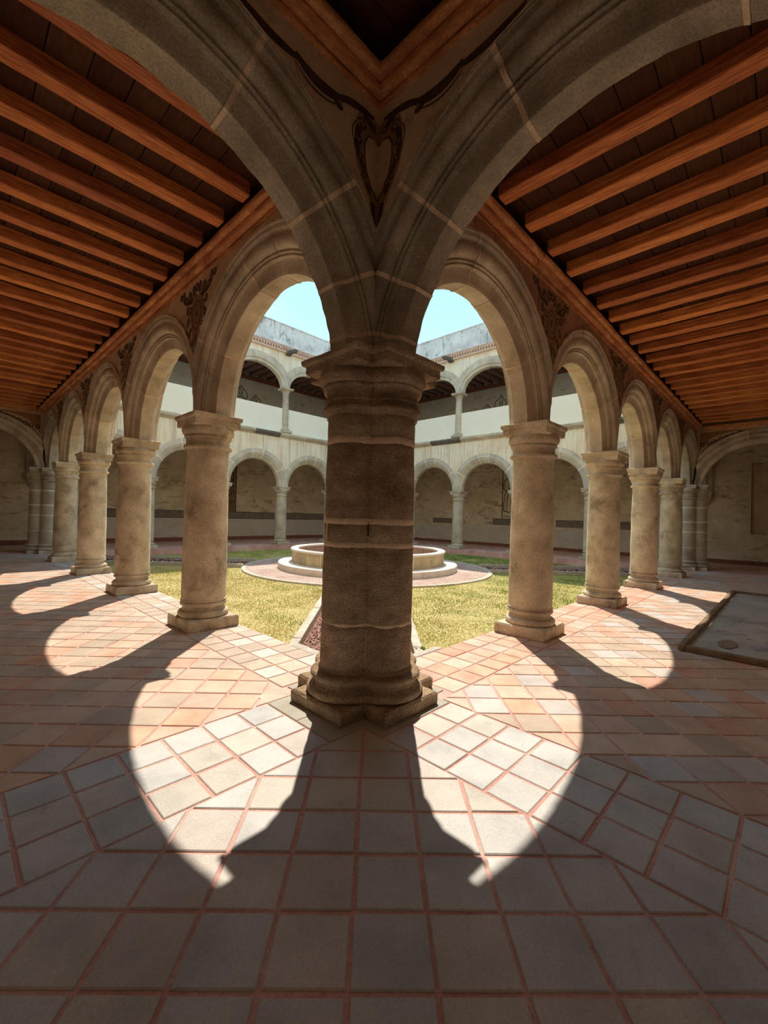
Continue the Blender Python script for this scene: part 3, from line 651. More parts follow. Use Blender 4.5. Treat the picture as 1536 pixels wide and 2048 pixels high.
def upper_col():
    root = empty('upper_column', (0, 0, 0)); mt = M['farcol']; n = 24
    b = loft([(.27, 0), (.275, .02), (.275, .10), (.262, .115)], square(3), 12); link('plinth', b.mesh('plinth', mt), root)
    b = loft([(.20, .11)] + ringp(.20, .165, .05, -80, 80, 5) + [(.19, .24), (.185, .26), (.172, .28)], circle(n), n); link('base_moulding', b.mesh('base', mt, smooth=True), root)
    b = loft([(.168, .27), (.170, .6), (.165, 1.3), (.152, 2.0)], circle(n), n); link('shaft', b.mesh('shaft', mt, smooth=True), root)
    b = loft([(.155, 1.99)] + ringp(.165, 2.02, .02, -80, 80, 4) + [(.165, 2.05), (.17, 2.08)] + ringp(.18, 2.13, .045, -60, 45, 4), circle(n), n); link('capital', b.mesh('capital', mt, smooth=True), root)
    b = loft([(.25, 2.16), (.285, 2.17), (.29, 2.215), (.30, 2.22), (.30, 2.255)], square(3), 12); link('abacus', b.mesh('abacus', mt), root)
    return root
uc = upper_col(); fst = True
for (fr, pitch, side) in ((FBL, SR, 'left'), (FBR, SL, 'right')):
    L = pitch * NB; S = fr.S
    for i in range(NB + 1):
        if side == 'right' and i == NB: continue
        c = uc if fst else copy_tree(uc); fst = False
        P = fr(pitch * i, -.10, 5.66); lb = '%s slender upper-storey column of the far %s side, counted from its %s end' % ((ORD + ['last'])[i], side, side)
        put(c, P[0], P[1], 0, lb, 'column', 'slender grey columns of the upper far %s arcade' % side, 5.66)
    for i in range(NB):
        sa, sb = pitch * i, pitch * (i + 1)
        cl_ = [(fr(sa, 0, 0), (-S[0], -S[1], 0)), (fr(sb, 0, 0), (S[0], S[1], 0))]
        arch('upper_arch', fr, (sa + sb) / 2, 7.92, pitch / 2 - .21, 1.0, PU, M['farstone'], M['mortar'], '%s upper-storey arch of the far %s side, counted from its %s end' % (ORD[i], side, side), 'grey stone arches of the upper far %s arcade' % side, cl_, zmin=7.9, segs=6, joints=[(28, 76, 98, 150), (30, 72, 104, 148), (32, 79, 92, 146)][i % 3], rough=.003, jw=.03, ell=True, seed=i, th0=-4)
# stone water spouts
for fr, s, lb in ((FBL, SR * 3, 'dark stone water spout below the parapet of the far left side'), (FBR, SL * 3 + .45, 'dark stone water spout below the parapet of the far right side')):
    base = fr(s, -.2, 9.72); root = empty('water_spout', base); tag(root, lb, 'spout', 'stone water spouts')
    b = MB(); vs = []
    for d, hw, zz in ((0, .10, 0), (-.35, .09, -.02), (-.75, .085, -.05)):
        vs += [fr(s - hw, -.2 + d, 9.66 + zz), fr(s + hw, -.2 + d, 9.66 + zz), fr(s + hw, -.2 + d, 9.80 + zz), fr(s + hw * .5, -.2 + d, 9.80 + zz), fr(s + hw * .4, -.2 + d, 9.72 + zz), fr(s - hw * .4, -.2 + d, 9.72 + zz), fr(s - hw * .5, -.2 + d, 9.80 + zz), fr(s - hw, -.2 + d, 9.80 + zz)]
    fs = [(r * 8 + i, r * 8 + (i + 1) % 8, r * 8 + 8 + (i + 1) % 8, r * 8 + 8 + i) for r in range(2) for i in range(8)] + [tuple(range(16, 24))]
    b.add(vs, fs); link('channel', b.mesh('channel', M['spout'], off=base), root)
    b = MB(); b.box(-.13, .13, -.13, .13, -.12, .10); link('socket', b.mesh('socket', M['spout']), root)

# ------------------------------------------------------------------ ceilings
def beam_mesh(L, w, h, m):
    b = MB(); n = 10; vs = []
    for i in range(n + 1):
        x = L * i / n; j = [random.uniform(-.004, .004) for _ in range(4)]; c = .012
        vs += [(x, -w / 2 + j[0] + c, j[2]), (x, w / 2 + j[1] - c, j[2]), (x, w / 2 + j[1], c + j[2]), (x, w / 2 + j[1], h), (x, -w / 2 + j[0], h), (x, -w / 2 + j[0], c + j[2])]
    b.add(vs, [(r * 6 + i, r * 6 + (i + 1) % 6, r * 6 + 6 + (i + 1) % 6, r * 6 + 6 + i) for r in range(n) for i in range(6)] + [tuple(range(5, -1, -1)), tuple(range(n * 6, n * 6 + 6))])
    return b.mesh('beam', m)
ZB = 4.93
bms = [beam_mesh(GW - .48, .165, .145, M['wood']) for _ in range(4)]
# beams may run a little into the walls they rest on
def ceiling(name, fr, pitch0, step, s_end, label, s_lo):
    b = MB(); upbox(b, fr, s_end, .28, GW, 5.115, 5.4, s_lo)
    c = structure(name, b.mesh(name, M['board']), label, 'ceiling')
    n = 13; wd = (GW - .28) / n
    for i in range(n):
        bb = MB(); bb.box(0, s_end - s_lo, -wd / 2 + .004, wd / 2 - .004, 0, .03)
        P = fr(s_lo, .28 + wd * (i + .5), ZP + random.uniform(0, .006)); o = link('board', bb.mesh('board', M['boardx']), c, P); o.rotation_euler = (0, 0, math.atan2(fr.S[1], fr.S[0]))
    s = pitch0; i = 0
    while s < s_end - .1:
        if s > s_lo + .05:
            P = fr(s + random.uniform(-.012, .012), .485, ZB + random.uniform(-.006, .006)); o = link('beam', bms[i % 4], c, P); o.rotation_euler = (0, random.uniform(-.0015, .0015), math.atan2(fr.G[1], fr.G[0]))
        s += step; i += 1
    return c
M['boardx'] = mat('dark_board_wood_long', [(.045, .013, .006), (.085, .026, .011)], 5.0, 0.4, rough=.75, stretch=(.5, 7, 7), space='obj', rnd=.2, fine=24, finev=.3)
ceiling('ceiling_left', FL, .925, .593, LY - .28, 'red-brown beamed wooden ceiling of the gallery on the left', .28)
ceiling('ceiling_right', FR, .74, .610, LX - .28, 'red-brown beamed wooden ceiling of the gallery on the right', .28)
# corner bay above the camera
b = MB(); b.box(-GW, -.0, -GW, -.0, 5.25, 5.4)
cc = structure('ceiling_corner', b.mesh('cc', M['board']), 'dark boarded ceiling of the corner bay behind the V of the arches', 'ceiling')
for i in range(12):
    wd = (GW - .28) / 12; bb = MB(); bb.box(-GW, -.28, -wd / 2 + .004, wd / 2 - .004, 5.20, 5.23); link('board', bb.mesh('board', M['boardx']), cc, (0, -.28 - wd * (i + .5), 0))
for i in range(5):
    o = link('beam', bms[i % 4], cc, (-1.25 - .60 * i, -.485, ZB + .12)); o.rotation_euler = (0, 0, -PI / 2)
# ceilings of the far galleries
b = MB(); b.box(-GW, LX + GW, LY + .28, LY + GW, 5.13, 5.5); b.box(LX + .28, LX + GW, -GW, LY + .28, 5.13, 5.5); b.box(-GW, .28, LY - .28, LY + .28, 5.13, 5.5); b.box(LX - .28, LX + .28, -GW, .28, 5.13, 5.5)
structure('ceiling_far', b.mesh('cf', M['upper']), 'pale ceiling over the far ground-floor galleries', 'ceiling')
def upper_ceiling(name, fr, L, label):
    b = MB(); upbox(b, fr, L + GW, .18, GW, 9.62, 9.9, -.2)
    c = structure(name, b.mesh(name, M['upper']), label, 'ceiling'); bm_ = beam_mesh(GW - .2, .2, .24, M['darkwood'])
    s = .3
    while s < L + GW - .3:
        P = fr(s, .19, 9.38); o = link('beam', bm_, c, P); o.rotation_euler = (0, 0, math.atan2(fr.G[1], fr.G[0])); s += .58
    bb = MB(); upbox(bb, fr, L + GW, GW - .2, GW, 9.20, 9.38, -.2); link('wall_plate', bb.mesh('wall_plate', M['redwood']), c)['label'] = 'dark red wooden plate under the beam ends'
upper_ceiling('ceiling_upper_left', FBL, LX, 'dark beamed ceiling of the upper far left gallery')
upper_ceiling('ceiling_upper_right', FBR, LY, 'dark beamed ceiling of the upper far right gallery')
# grey plaster of the upper galleries' back walls
on(wbl, 'upper_plaster', (-.2, LX + GW - .03, Y - .03, Y, 5.5, 9.2), 'upper', 'grey stained plaster of the upper storey')
on(wbr, 'upper_plaster', (X - .03, X, -.2, LY + GW - .03, 5.5, 9.2), 'upper', 'grey stained plaster of the upper storey')

# ------------------------------------------------------------------ wooden cornices under the beams
CP = [(.275, 4.785), (.303, 4.785), (.308, 4.80)] + arcpts((.345, 4.838), .040, 188, 345, 8) + [(.386, 4.862), (.392, 4.884)] + arcpts((.428, 4.880), .036, 182, 350, 8) + [(.466, 4.905), (.458, 4.925), (.28, 4.935)]
def cornice(fr, s0, s1, label, m0=0, m1=0, side=1, dz=0.0, lens=2.6, grp=None):
    root = empty('wooden_cornice', fr(s0, side * .3, 4.8)); tag(root, label, 'cornice', grp or 'wooden cornices under the ceiling beams'); base = fr(s0, side * .3, 4.8)
    s = s0; n = len(CP)
    while s < s1 - .01:
        e_ = min(s1, s + lens * random.uniform(.8, 1.2)); e_ = s1 if s1 - e_ < .8 else e_
        b = MB(); q = 8; j = random.uniform(-.005, .005)
        for i in range(q + 1):
            pass
        vs = []
        for i in range(q + 1):
            for (t, z) in CP:
                a = s + .003 + (e_ - s - .006) * i / q
                if s == s0 and i == 0: a = s0 - m0 * (t - .28)
                if e_ == s1 and i == q: a = s1 + m1 * (t - .28)
                w_ = noise.noise(Vector((a * 3, t * 9, z * 9))) * .006
                vs.append(fr(a, side * (t + j + w_), z + dz + w_ * .6))
        b.add(vs, [(i * n + k, i * n + k + 1, i * n + n + k + 1, i * n + n + k) for i in range(q) for k in range(n - 1)] + [tuple(range(n)), tuple(range((q + 1) * n - 1, q * n - 1, -1))])
        link('cornice_length', b.mesh('cornice_length', M['woodc'], smooth=True, off=base), root); s = e_
cornice(FL, .28, LY - .28, 'orange-brown moulded wooden cornice along the left arcade')
cornice(FR, .28, LX - .28, 'weathered red-brown wooden cornice along the right arcade')
TNL, TNR = TFr((0, 0), (-1, 0)), TFr((0, 0), (0, -1))
cornice(TNL, .28, GW, 'dark wooden cornice over the big left cross arch, camera side', m0=-1, side=1, dz=.075)
cornice(TNR, .28, GW, 'dark wooden cornice over the big right cross arch, camera side', m0=-1, side=-1, dz=.075)
cornice(TNL, .5, GW, 'wooden cornice on the gallery side of the big left cross arch', side=-1)
cornice(TNR, .5, GW, 'wooden cornice on the gallery side of the big right cross arch', side=1)
cornice(TFr((0, LY), (-1, 0)), .5, GW, 'wooden cornice closing the far end of the left gallery ceiling', side=1)
cornice(TFr((LX, 0), (0, -1)), .5, GW, 'wooden cornice closing the far end of the right gallery ceiling', side=-1)

# ------------------------------------------------------------------ painted ornament (flat, on the walls)
class Paint:
    def __init__(s, fr, t, sgn=1): s.fr = fr; s.t = t; s.b = MB(); s.k = 0
    def P(s, a, z): return s.fr(a, s.t, z)
    def poly(s, pts, m=0): s.k += 1; e_ = s.k * .00006 * (1 if s.t > 0 else -1); s.b.add([s.fr(a, s.t + e_, z) for a, z in pts], [tuple(range(len(pts)))], m)
    def ell(s, cx, cz, rx, rz, m=0, rot=0, n=20):
        s.poly([(cx + rx * math.cos(2 * PI * i / n) * math.cos(rot) - rz * math.sin(2 * PI * i / n) * math.sin(rot), cz + rx * math.cos(2 * PI * i / n) * math.sin(rot) + rz * math.sin(2 * PI * i / n) * math.cos(rot)) for i in range(n)], m)
    def stroke(s, pts, w=.012, m=0, taper=True):
        s.k += 1; e_ = s.k * .00006 * (1 if s.t > 0 else -1); n = len(pts); L = []; R = []
        for i, (a, z) in enumerate(pts):
            p0, p1 = pts[max(0, i - 1)], pts[min(n - 1, i + 1)]; dx, dz = p1[0] - p0[0], p1[1] - p0[1]; q = math.hypot(dx, dz) or 1
            ww = w * (math.sin(PI * (i + .6) / (n + .2)) ** .5 if taper else 1) / 2
            L.append(s.fr(a - dz / q * ww, s.t + e_, z + dx / q * ww)); R.append(s.fr(a + dz / q * ww, s.t + e_, z - dx / q * ww))
        s.b.add(L + R, [(i, i + 1, n + i + 1, n + i) for i in range(n - 1)], m)
    def spiral(s, cx, cz, r, turns, a0, sg=1, w=.014, m=0):
        n = int(14 * turns) + 4; s.stroke([(cx + r * (1 - i / n * .85) * math.cos(a0 + sg * 2 * PI * turns * i / n), cz + r * (1 - i / n * .85) * math.sin(a0 + sg * 2 * PI * turns * i / n)) for i in range(n)], w, m)
    def done(s, name, parent, mats_, label):
        o = link(name, s.b.mesh(name, mats_), parent); o['label'] = label; return o
def bez(p0, p1, p2, n=12): return [((1 - t) ** 2 * p0[0] + 2 * t * (1 - t) * p1[0] + t * t * p2[0], (1 - t) ** 2 * p0[1] + 2 * t * (1 - t) * p1[1] + t * t * p2[1]) for t in [i / n for i in range(n + 1)]]
PM = [M['paint'], M['paint2'], M['paint3']]
def cartouche(fr, s, parent, w=1.0, zc=4.30):
    p = Paint(fr, .2815); out = []
    for i in range(36):
        a = 2 * PI * i / 36; k = 1 + .13 * math.sin(6 * a + .5); out.append((s + .27 * w * k * math.cos(a) * (1 - .35 * (math.sin(a) < -.3)), zc + .30 * k * math.sin(a)))
    p.poly(out, 1); p.poly([(s - .12, zc - .22), (s + .12, zc - .22), (s + .05, zc - .50), (s, zc - .62), (s - .05, zc - .50)], 1)
    p.ell(s, zc, .155 * w, .20, 0); p.ell(s, zc, .135 * w, .18, 1); p.ell(s, zc + .01, .09 * w, .13, 0); p.ell(s, zc + .01, .078 * w, .118, 1); p.ell(s, zc + .02, .03, .05, 0)
    for sg in (-1, 1):
        for (a_, z_, rx, rz, ro) in ((.22, .30, .06, .11, -.5), (.36, .30, .05, .10, -.9), (.44, .38, .045, .085, -.3), (.54, .40, .05, .06, -1.2), (.10, .36, .05, .08, -.2), (.30, .14, .05, .06, 0), (.28, -.04, .04, .07, .2), (.20, -.20, .035, .07, .4), (.10, -.36, .03, .07, .4)):
            p.ell(s + sg * a_ * w, zc + z_, rx, rz, 0, sg * ro); p.ell(s + sg * a_ * w, zc + z_, rx * .35, rz * .5, 1, sg * ro)
        p.stroke(bez((s + sg * .12 * w, zc + .24), (s + sg * .35 * w, zc + .20), (s + sg * .48 * w, zc + .34)), .045, 0)
        p.spiral(s + sg * .20 * w, zc + .10, .07, 1.2, 0, sg, .022, 0); p.spiral(s + sg * .15 * w, zc - .14, .06, 1.2, PI / 2, -sg, .02, 0)
    p.stroke([(s, zc - .27), (s, zc - .58)], .04, 0); p.ell(s, zc + .38, .07, .06, 0); p.ell(s, zc + .38, .03, .025, 1)
    p.done('painted_cartouche', parent, PM, 'dark brown painted cartouche with scrolls')
for i in range(4): cartouche(FL, SL * (i + 1), arcade_l)
for i in range(4): cartouche(FR, SR * (i + 1), arcade_r)
# V between the two big cross arches: half a shield on each wall, scrolls and swags
for fr, side, parent, lb in ((TNL, 1, tw['near_left'], 'left'), (TNR, -1, tw['near_right'], 'right')):
    p = Paint(fr, side * .2835); s = .285
    p.poly([(s, 4.74)] + bez((s, 4.74), (s + .24, 4.80), (s + .25, 4.60), 8) + bez((s + .25, 4.56), (s + .29, 4.30), (s + .08, 4.10), 8) + [(s, 3.96)], 1)
    out = [(s, 4.575), (s + .05, 4.60), (s + .11, 4.585), (s + .148, 4.52), (s + .150, 4.42), (s + .125, 4.30), (s + .07, 4.20), (s, 4.13)]
    p.poly(out, 3); p.stroke(out, .016, 0, False); p.stroke([(a + .016, z + .008 if z > 4.4 else z - .012) for a, z in out], .008, 2, False)
    for (cx, cz, r, a0, sg) in ((s + .18, 4.63, .05, 0, 1), (s + .21, 4.50, .042, 1, -1), (s + .20, 4.38, .036, 2, 1), (s + .15, 4.26, .032, 0, -1), (s + .07, 4.68, .04, 2, 1), (s + .05, 4.06, .026, 0, 1)):
        p.spiral(cx, cz, r, 1.3, a0, sg, .022, 0)
    for (a_, z_, rx, rz, ro) in ((s + .23, 4.44, .028, .055, -.3), (s + .22, 4.56, .03, .05, .4), (s + .17, 4.32, .025, .05, -.5), (s + .10, 4.18, .022, .05, -.6), (s + .04, 4.02, .02, .05, -.3), (s + .12, 4.70, .06, .028, .2)): p.ell(a_, z_, rx, rz, 0, ro)
    p.stroke(bez((s + .05, 4.76), (s + .30, 4.74), (s + .42, 4.67)), .06, 0); p.stroke(bez((s + .36, 4.69), (s + .62, 4.58), (s + .80, 4.70)), .085, 0)
    p.stroke(bez((s + .75, 4.68), (s + 1.0, 4.64), (s + 1.25, 4.73)), .065, 0); p.ell(s + .43, 4.63, .06, .035, 0, .5); p.ell(s + .40, 4.64, .02, .012, 2, .5)
    p.stroke(bez((s + .40, 4.62), (s + .62, 4.50), (s + .80, 4.64)), .014, 0); p.stroke(bez((s + .24, 4.62), (s + .30, 4.56), (s + .27, 4.46)), .012, 0)
    p.stroke([(s + .01, 3.88), (s + .03, 4.0)], .02, 0)
    p.done('painted_shield_half', parent, PM + [M['spandrel']], 'half of a painted shield with dark scrollwork meeting the corner')
# painted scrolls on the end walls of the two galleries (camera side)
for fr, side, parent in ((TFr((0, LY), (-1, 0)), 1, tw['far_left']), (TFr((LX, 0), (0, -1)), -1, tw['far_right'])):
    p = Paint(fr, side * .2835)
    p.poly(bez((.36, 4.0), (.45, 4.7), (1.6, 4.70), 10) + bez((1.5, 4.72), (.9, 4.74), (.36, 4.72), 6), 2)
    for q in range(7): p.spiral(.45 + .16 * q, 4.30 + .05 * q, .09, 1.5, q, (-1) ** q, .035, 0)
    p.stroke(bez((.38, 3.95), (.5, 4.45), (1.7, 4.72)), .03, 0)
    p.done('painted_scroll', parent, PM, 'sienna and brown painted scrollwork in the corner')
# figures drawn in dark line on the back walls
fr = Fr((0, Y), (1, 0), (0, -1)); p = Paint(fr, .018)
p.poly([(7.35, 1.6), (8.86, 1.6), (8.86, 4.6), (7.35, 4.6)], 1); p.stroke([(8.88, 1.6), (8.88, 4.9)], .055, 0, False)
for z0, h in ((2.35, .42), (1.92, .34)):
    for i in range(11): x = 7.42 + i * .13; p.stroke(bez((x, z0), (x + .01, z0 + h * .9), (x + .13, z0 + h), 6), .05, 0)
for i in range(13): p.stroke([(7.4 + i * .11, 1.70), (7.4 + i * .11, 1.84)], .04, 0); 
for z0 in (2.86, 3.02, 1.62, 1.88): p.stroke([(7.36, z0), (8.8, z0)], .03, 0, False)
for i in range(9): p.spiral(7.45 + i * .16, 2.94, .06, 1, 0, 1, .03, 0)
for i in range(5): x = 7.5 + i * .28; p.stroke(bez((x, 3.1), (x + .22, 3.5), (x - .02, 4.0)), .05, 0); p.stroke(bez((x, 4.5), (x - .18, 4.0), (x + .12, 3.6)), .05, 0); p.ell(x + .05, 3.35, .05, .12, 0)
p.done('wall_painting', wbl, [M['line'], M['band2'] if 'band2' in M else M['paint2']], 'fragment of a dark painted altar ornament with rows of leaves')
fr = Fr((X, 0), (0, 1), (-1, 0)); p = Paint(fr, .018)
yb = 9.28
p.stroke([(yb, 1.60), (yb, 4.75)], .05, 0, False)
def fig(p, y, z, k, m=0):      # standing robed figure in outline, k = height; y runs to the left
    S_ = lambda pts: [(y - a * k, z + b_ * k) for a, b_ in pts]
    for pts in ([(-.02, .82), (-.10, .80), (-.16, .70), (-.17, .58), (-.10, .52)], [(-.02, .82), (0, .88), (.05, .92), (.10, .88), (.12, .82), (.20, .76), (.24, .64), (.22, .54)], [(-.10, .52), (-.14, .40), (-.16, .22), (-.16, .08)], [(.22, .54), (.24, .35), (.26, .10)],
                [(-.16, .08), (-.05, .04), (.10, .07), (.26, .10)], [(-.05, .50), (-.08, .30), (-.08, .10)], [(.03, .50), (.02, .30), (.03, .08)], [(.12, .52), (.12, .30), (.14, .08)], [(-.10, .52), (0, .58), (.10, .56), (.22, .54)], [(0, .78), (.02, .70), (.04, .60)], [(.10, .78), (.09, .68), (.10, .6)], [(.02, .84), (.06, .82), (.10, .84)]):
        q = S_(pts); r = []
        for i in range(len(q) - 1): r += bez(q[i], ((q[i][0] + q[i + 1][0]) / 2 + random.uniform(-.02, .02), (q[i][1] + q[i + 1][1]) / 2), q[i + 1], 3)
        p.stroke(r, .042, m, False)
fig(p, 8.80, 1.85, 2.5)
for q in ((8.35, 2.55), (8.3, 2.9), (8.4, 2.2)): p.spiral(q[0], q[1], .2, 1.3, 0, 1, .035, 0)
for i in range(5): p.stroke(bez((9.15 - i * .2, 1.68), (9.05 - i * .2, 1.80), (8.95 - i * .2, 1.66)), .03, 0)
p.done('wall_painting', wbr, [M['line']], 'robed standing figure drawn in dark outline beside a black line')
for fr, pos, parent in ((Fr((0, Y), (1, 0), (0, -1)), ((9.1, 7.3), (3.4, 7.5)), wbl), (Fr((X, 0), (0, 1), (-1, 0)), ((9.6, 7.2),), wbr)):
    for (a, z) in pos:
        p = Paint(fr, .034)
        fig(p, a, z - .2, 1.8); fig(p, a + .9, z - .45, 1.7)
        p.stroke([(a - 1.1, z - .3), (a - 1.1, z + 1.5)], .035, 0, False)
        p.done('line_drawing', parent, [M['line']], 'thin dark line drawing on the upper gallery wall')

# ------------------------------------------------------------------ courtyard
b = MB(); n = 60; vs = []; 
for i in range(n + 1):
    for j in range(n + 1):
        x = EX + (LX - 2 * EX) * i / n; y = EX + (LY - 2 * EX) * j / n
        vs.append((x, y, GZ + noise.noise(Vector((x * .6, y * .6, 0))) * .015))
b.add(vs, [(i * (n + 1) + j, (i + 1) * (n + 1) + j, (i + 1) * (n + 1) + j + 1, i * (n + 1) + j + 1) for i in range(n) for j in range(n)])
ground = structure('ground', b.mesh('ground', M['soil']), 'sunken earth of the courtyard under the lawn', 'ground')
FC = (LX / 2, LY / 2)
HW, KW = .76, .12               # half width of the diagonal beds, kerb width
def in_bed(x, y):
    d = np.abs((x - y) - 0) ; ok = np.zeros_like(x, bool)
    c1 = np.abs((x - FC[0]) - (y - FC[1])) / S2 < HW + KW; c2 = np.abs((x - FC[0]) + (y - FC[1])) / S2 < HW + KW
    return c1 | c2
N = 520000
gx = rng.uniform(EX + .01, LX - EX, N); gy = rng.uniform(EX + .01, LY - EX, N)
dist = np.hypot(gx - CAMP.x, gy - CAMP.y)
keep = (~in_bed(gx, gy)) & (np.hypot(gx - FC[0], gy - FC[1]) > 4.30) & (rng.random(N) < np.clip(7.5 / dist, 0, 1))
gx, gy, dist = gx[keep], gy[keep], dist[keep]; N = len(gx)
clump = np.array([noise.noise(Vector((x * 1.7, y * 1.7, 2))) for x, y in zip(gx, gy)])
h = rng.uniform(.012, .026, N) * (1 + .5 * clump) * (1 + .03 * np.maximum(0, dist - 6)); az = rng.uniform(0, 2 * PI, N); wv = rng.uniform(.002, .0045, N) * (1 + .10 * dist); ln = rng.uniform(-.8, .8, (2, N)) * h
V = np.empty((N, 3, 3)); V[:, 0] = np.c_[gx - np.cos(az) * wv, gy - np.sin(az) * wv, np.full(N, GZ)]; V[:, 1] = np.c_[gx + np.cos(az) * wv, gy + np.sin(az) * wv, np.full(N, GZ)]; V[:, 2] = np.c_[gx + ln[0], gy + ln[1], GZ + h]
me = bpy.data.meshes.new('grass'); me.vertices.add(N * 3); me.vertices.foreach_set('co', V.ravel()); me.loops.add(N * 3); me.loops.foreach_set('vertex_index', np.arange(N * 3, dtype=np.int32))
me.polygons.add(N); me.polygons.foreach_set('loop_start', np.arange(0, N * 3, 3, dtype=np.int32)); me.update(calc_edges=True)
at = me.attributes.new('tone', 'FLOAT', 'FACE'); at.data.foreach_set('value', (rng.normal(.0, .5, N) + clump * .6).clip(-1, 1).astype(np.float32)); me.materials.append(M['grass'])
tag(link('lawn_grass', me), 'short half-dry yellow and green grass covering the courtyard', 'grass', kind='stuff')

# diagonal beds with kerbs
def bed(sx, sy, label, names):
    # from the courtyard corner (sx, sy in {0,1}) to the round paving
    D = Vector((1 if sx == 0 else -1, 1 if sy == 0 else -1)).normalized(); Nn = Vector((-D.y, D.x)); ctr = Vector(FC)
    Lc = 4.22; far = (Vector((EX if sx == 0 else LX - EX, EX if sy == 0 else LY - EX)) - ctr).dot(D)
    root = empty('planting_bed', (ctr.x + D.x * far * .6, ctr.y + D.y * far * .6, GZ)); tag(root, label, 'bed', 'diagonal bark beds of the courtyard'); base = tuple(root.location)
    def P(u, w, z): q = ctr + D * u + Nn * w; return (q.x, q.y, z)
    # u runs negative towards the corner
    u0, u1 = far + HW + KW, -Lc + .08
    def clipc(poly):
        p = [(a[0], a[1]) for a in poly]
        for (a, b_, c) in ((-1, 0, -(EX + .09)), (1, 0, LX - EX - .09), (0, -1, -(EX + .09)), (0, 1, LY - EX - .09)): p = clip(p, a, b_, c)
        return p
    q = clipc([P(far - .5, -HW, 0), P(u1, -HW, 0), P(u1, HW, 0), P(far - .5, HW, 0)])
    b = MB(); b.add([(x, y, GZ + .012) for x, y in q], [tuple(range(len(q)))]); link('bark_bed', b.mesh('bark_bed', M['pit'], off=base), root)
    for s_ in (-1, 1):
        w0, w1 = s_ * HW, s_ * (HW + KW); u = far - .5 + (0 if True else 0); first_ = True
        while u < u1 - .02:
            e_ = min(u1, u + random.uniform(.9, 1.3)); q = clipc([P(u + .004, w0, 0), P(e_ - .004, w0, 0), P(e_ - .004, w1, 0), P(u + .004, w1, 0)])
            if len(q) > 2 and abs(area(q)) > .004:
                if area(q) < 0: q = q[::-1]
                n = len(q); b = MB(); hh = GZ + .13 + random.uniform(-.004, .004)
                cxm = sum(a[0] for a in q) / n; cym = sum(a[1] for a in q) / n
                b.add([(x, y, GZ - .05) for x, y in q] + [(x, y, hh - .012) for x, y in q] + [(x + (cxm - x) / max(.05, math.hypot(cxm - x, cym - y)) * .012, y + (cym - y) / max(.05, math.hypot(cxm - x, cym - y)) * .012, hh) for x, y in q],
                      [tuple(range(2 * n, 3 * n))] + [(r * n + i, r * n + (i + 1) % n, r * n + n + (i + 1) % n, r * n + n + i) for r in (0, 1) for i in range(n)])
                link('kerb_stone', b.mesh('kerb_stone', M['kerb'], off=base), root)
            u = e_
    # bark chips
    near = sx == 0 and sy == 0
    nc = 7000 if near else 1200; b = MB()
    for _ in range(nc):
        u = random.uniform(far - .3, (far + 3.2) if near else u1); w_ = random.uniform(-HW + .03, HW - .03); x, y, _z = P(u, w_, 0)
        if not (EX + .12 < x < LX - EX - .12 and EX + .12 < y < LY - EX - .12): continue
        a = random.uniform(0, PI); l_, ww = (random.uniform(.015, .038), random.uniform(.006, .014)) if near else (.06, .03); t1, t2 = random.uniform(-.4, .4), random.uniform(-.5, .5); z = GZ + random.uniform(.018, .045)
        ca, sa_ = math.cos(a), math.sin(a); vs = []
        for (p_, q_) in ((-1, -.6), (.2, -1), (1, .3), (-.3, 1)): X_, Y_ = p_ * l_, q_ * ww; vs.append((x + X_ * ca - Y_ * sa_ - base[0], y + X_ * sa_ + Y_ * ca - base[1], z + X_ * t1 + Y_ * t2 - base[2]))
        b.add(vs, [(0, 1, 2, 3)])
    o = link('bark_chips', b.mesh('bark_chips', M['chip']), root); o['kind'] = 'stuff'
    return root
bed(0, 0, 'kerbed strip of reddish bark running from behind the corner pier to the fountain', None)
bed(0, 1, 'kerbed dark bark strip beyond the lawn, running to the far left corner', None)
bed(1, 0, 'kerbed dark bark strip beyond the lawn, running to the far right corner', None)
# cement edging where the near bed meets the paving
for (xa, xb, ya, yb, lb) in ((EX, EX + .10, .43, 1.62, 'grey cement edging of the bed on the left side of the corner pier'), (.43, 1.62, EX, EX + .10, 'grey cement edging of the bed on the right side of the corner pier')):
    b = cbox(xa - .03, xb, ya, yb, GZ - .02, .003, .008); tag(link('cement_edging', b.mesh('edging', M['kerb'])), lb, 'edging', 'cement edgings of the near bed')

# ------------------------------------------------------------------ fountain
ft = empty('stone_fountain', (FC[0], FC[1], GZ)); tag(ft, 'round low stone fountain basin on a circular step in the middle of the lawn', 'fountain')
def ringseg(r0, r1, z0, z1, a0, a1, n=4, c=.012):
    b = MB(); vs = []
    for i in range(n + 1):
        a = a0 + (a1 - a0) * i / n
        for (r, z) in ((r0, z0), (r1, z0), (r1, z1 - c), (r1 - c, z1), (r0 + c, z1), (r0, z1 - c)): vs.append((r * math.cos(a), r * math.sin(a), z))
    b.add(vs, [(r * 6 + i, r * 6 + (i + 1) % 6, r * 6 + 6 + (i + 1) % 6, r * 6 + 6 + i) for r in range(n) for i in range(6)] + [(0, 1, 2, 3, 4, 5), tuple(n * 6 + i for i in (5, 4, 3, 2, 1, 0))]); return b
ST = .23; RT = .69
b = ringseg(0.01, 2.9, -.1, .10, 0, 2 * PI, 64); link('basin_floor', b.mesh('bf', M['basinin']), ft)
b = ringseg(2.52, 3.085, -.01, ST - .012, 0, 2 * PI, 84); step = link('step', b.mesh('step', M['kerb']), ft)
for i in range(14): a = 2 * PI * i / 14; b = ringseg(2.5, 3.10, 0, ST, a + .003, a + 2 * PI / 14 - .003, 6, .015); link('step_stone', b.mesh('step_stone', M['rim']), step)
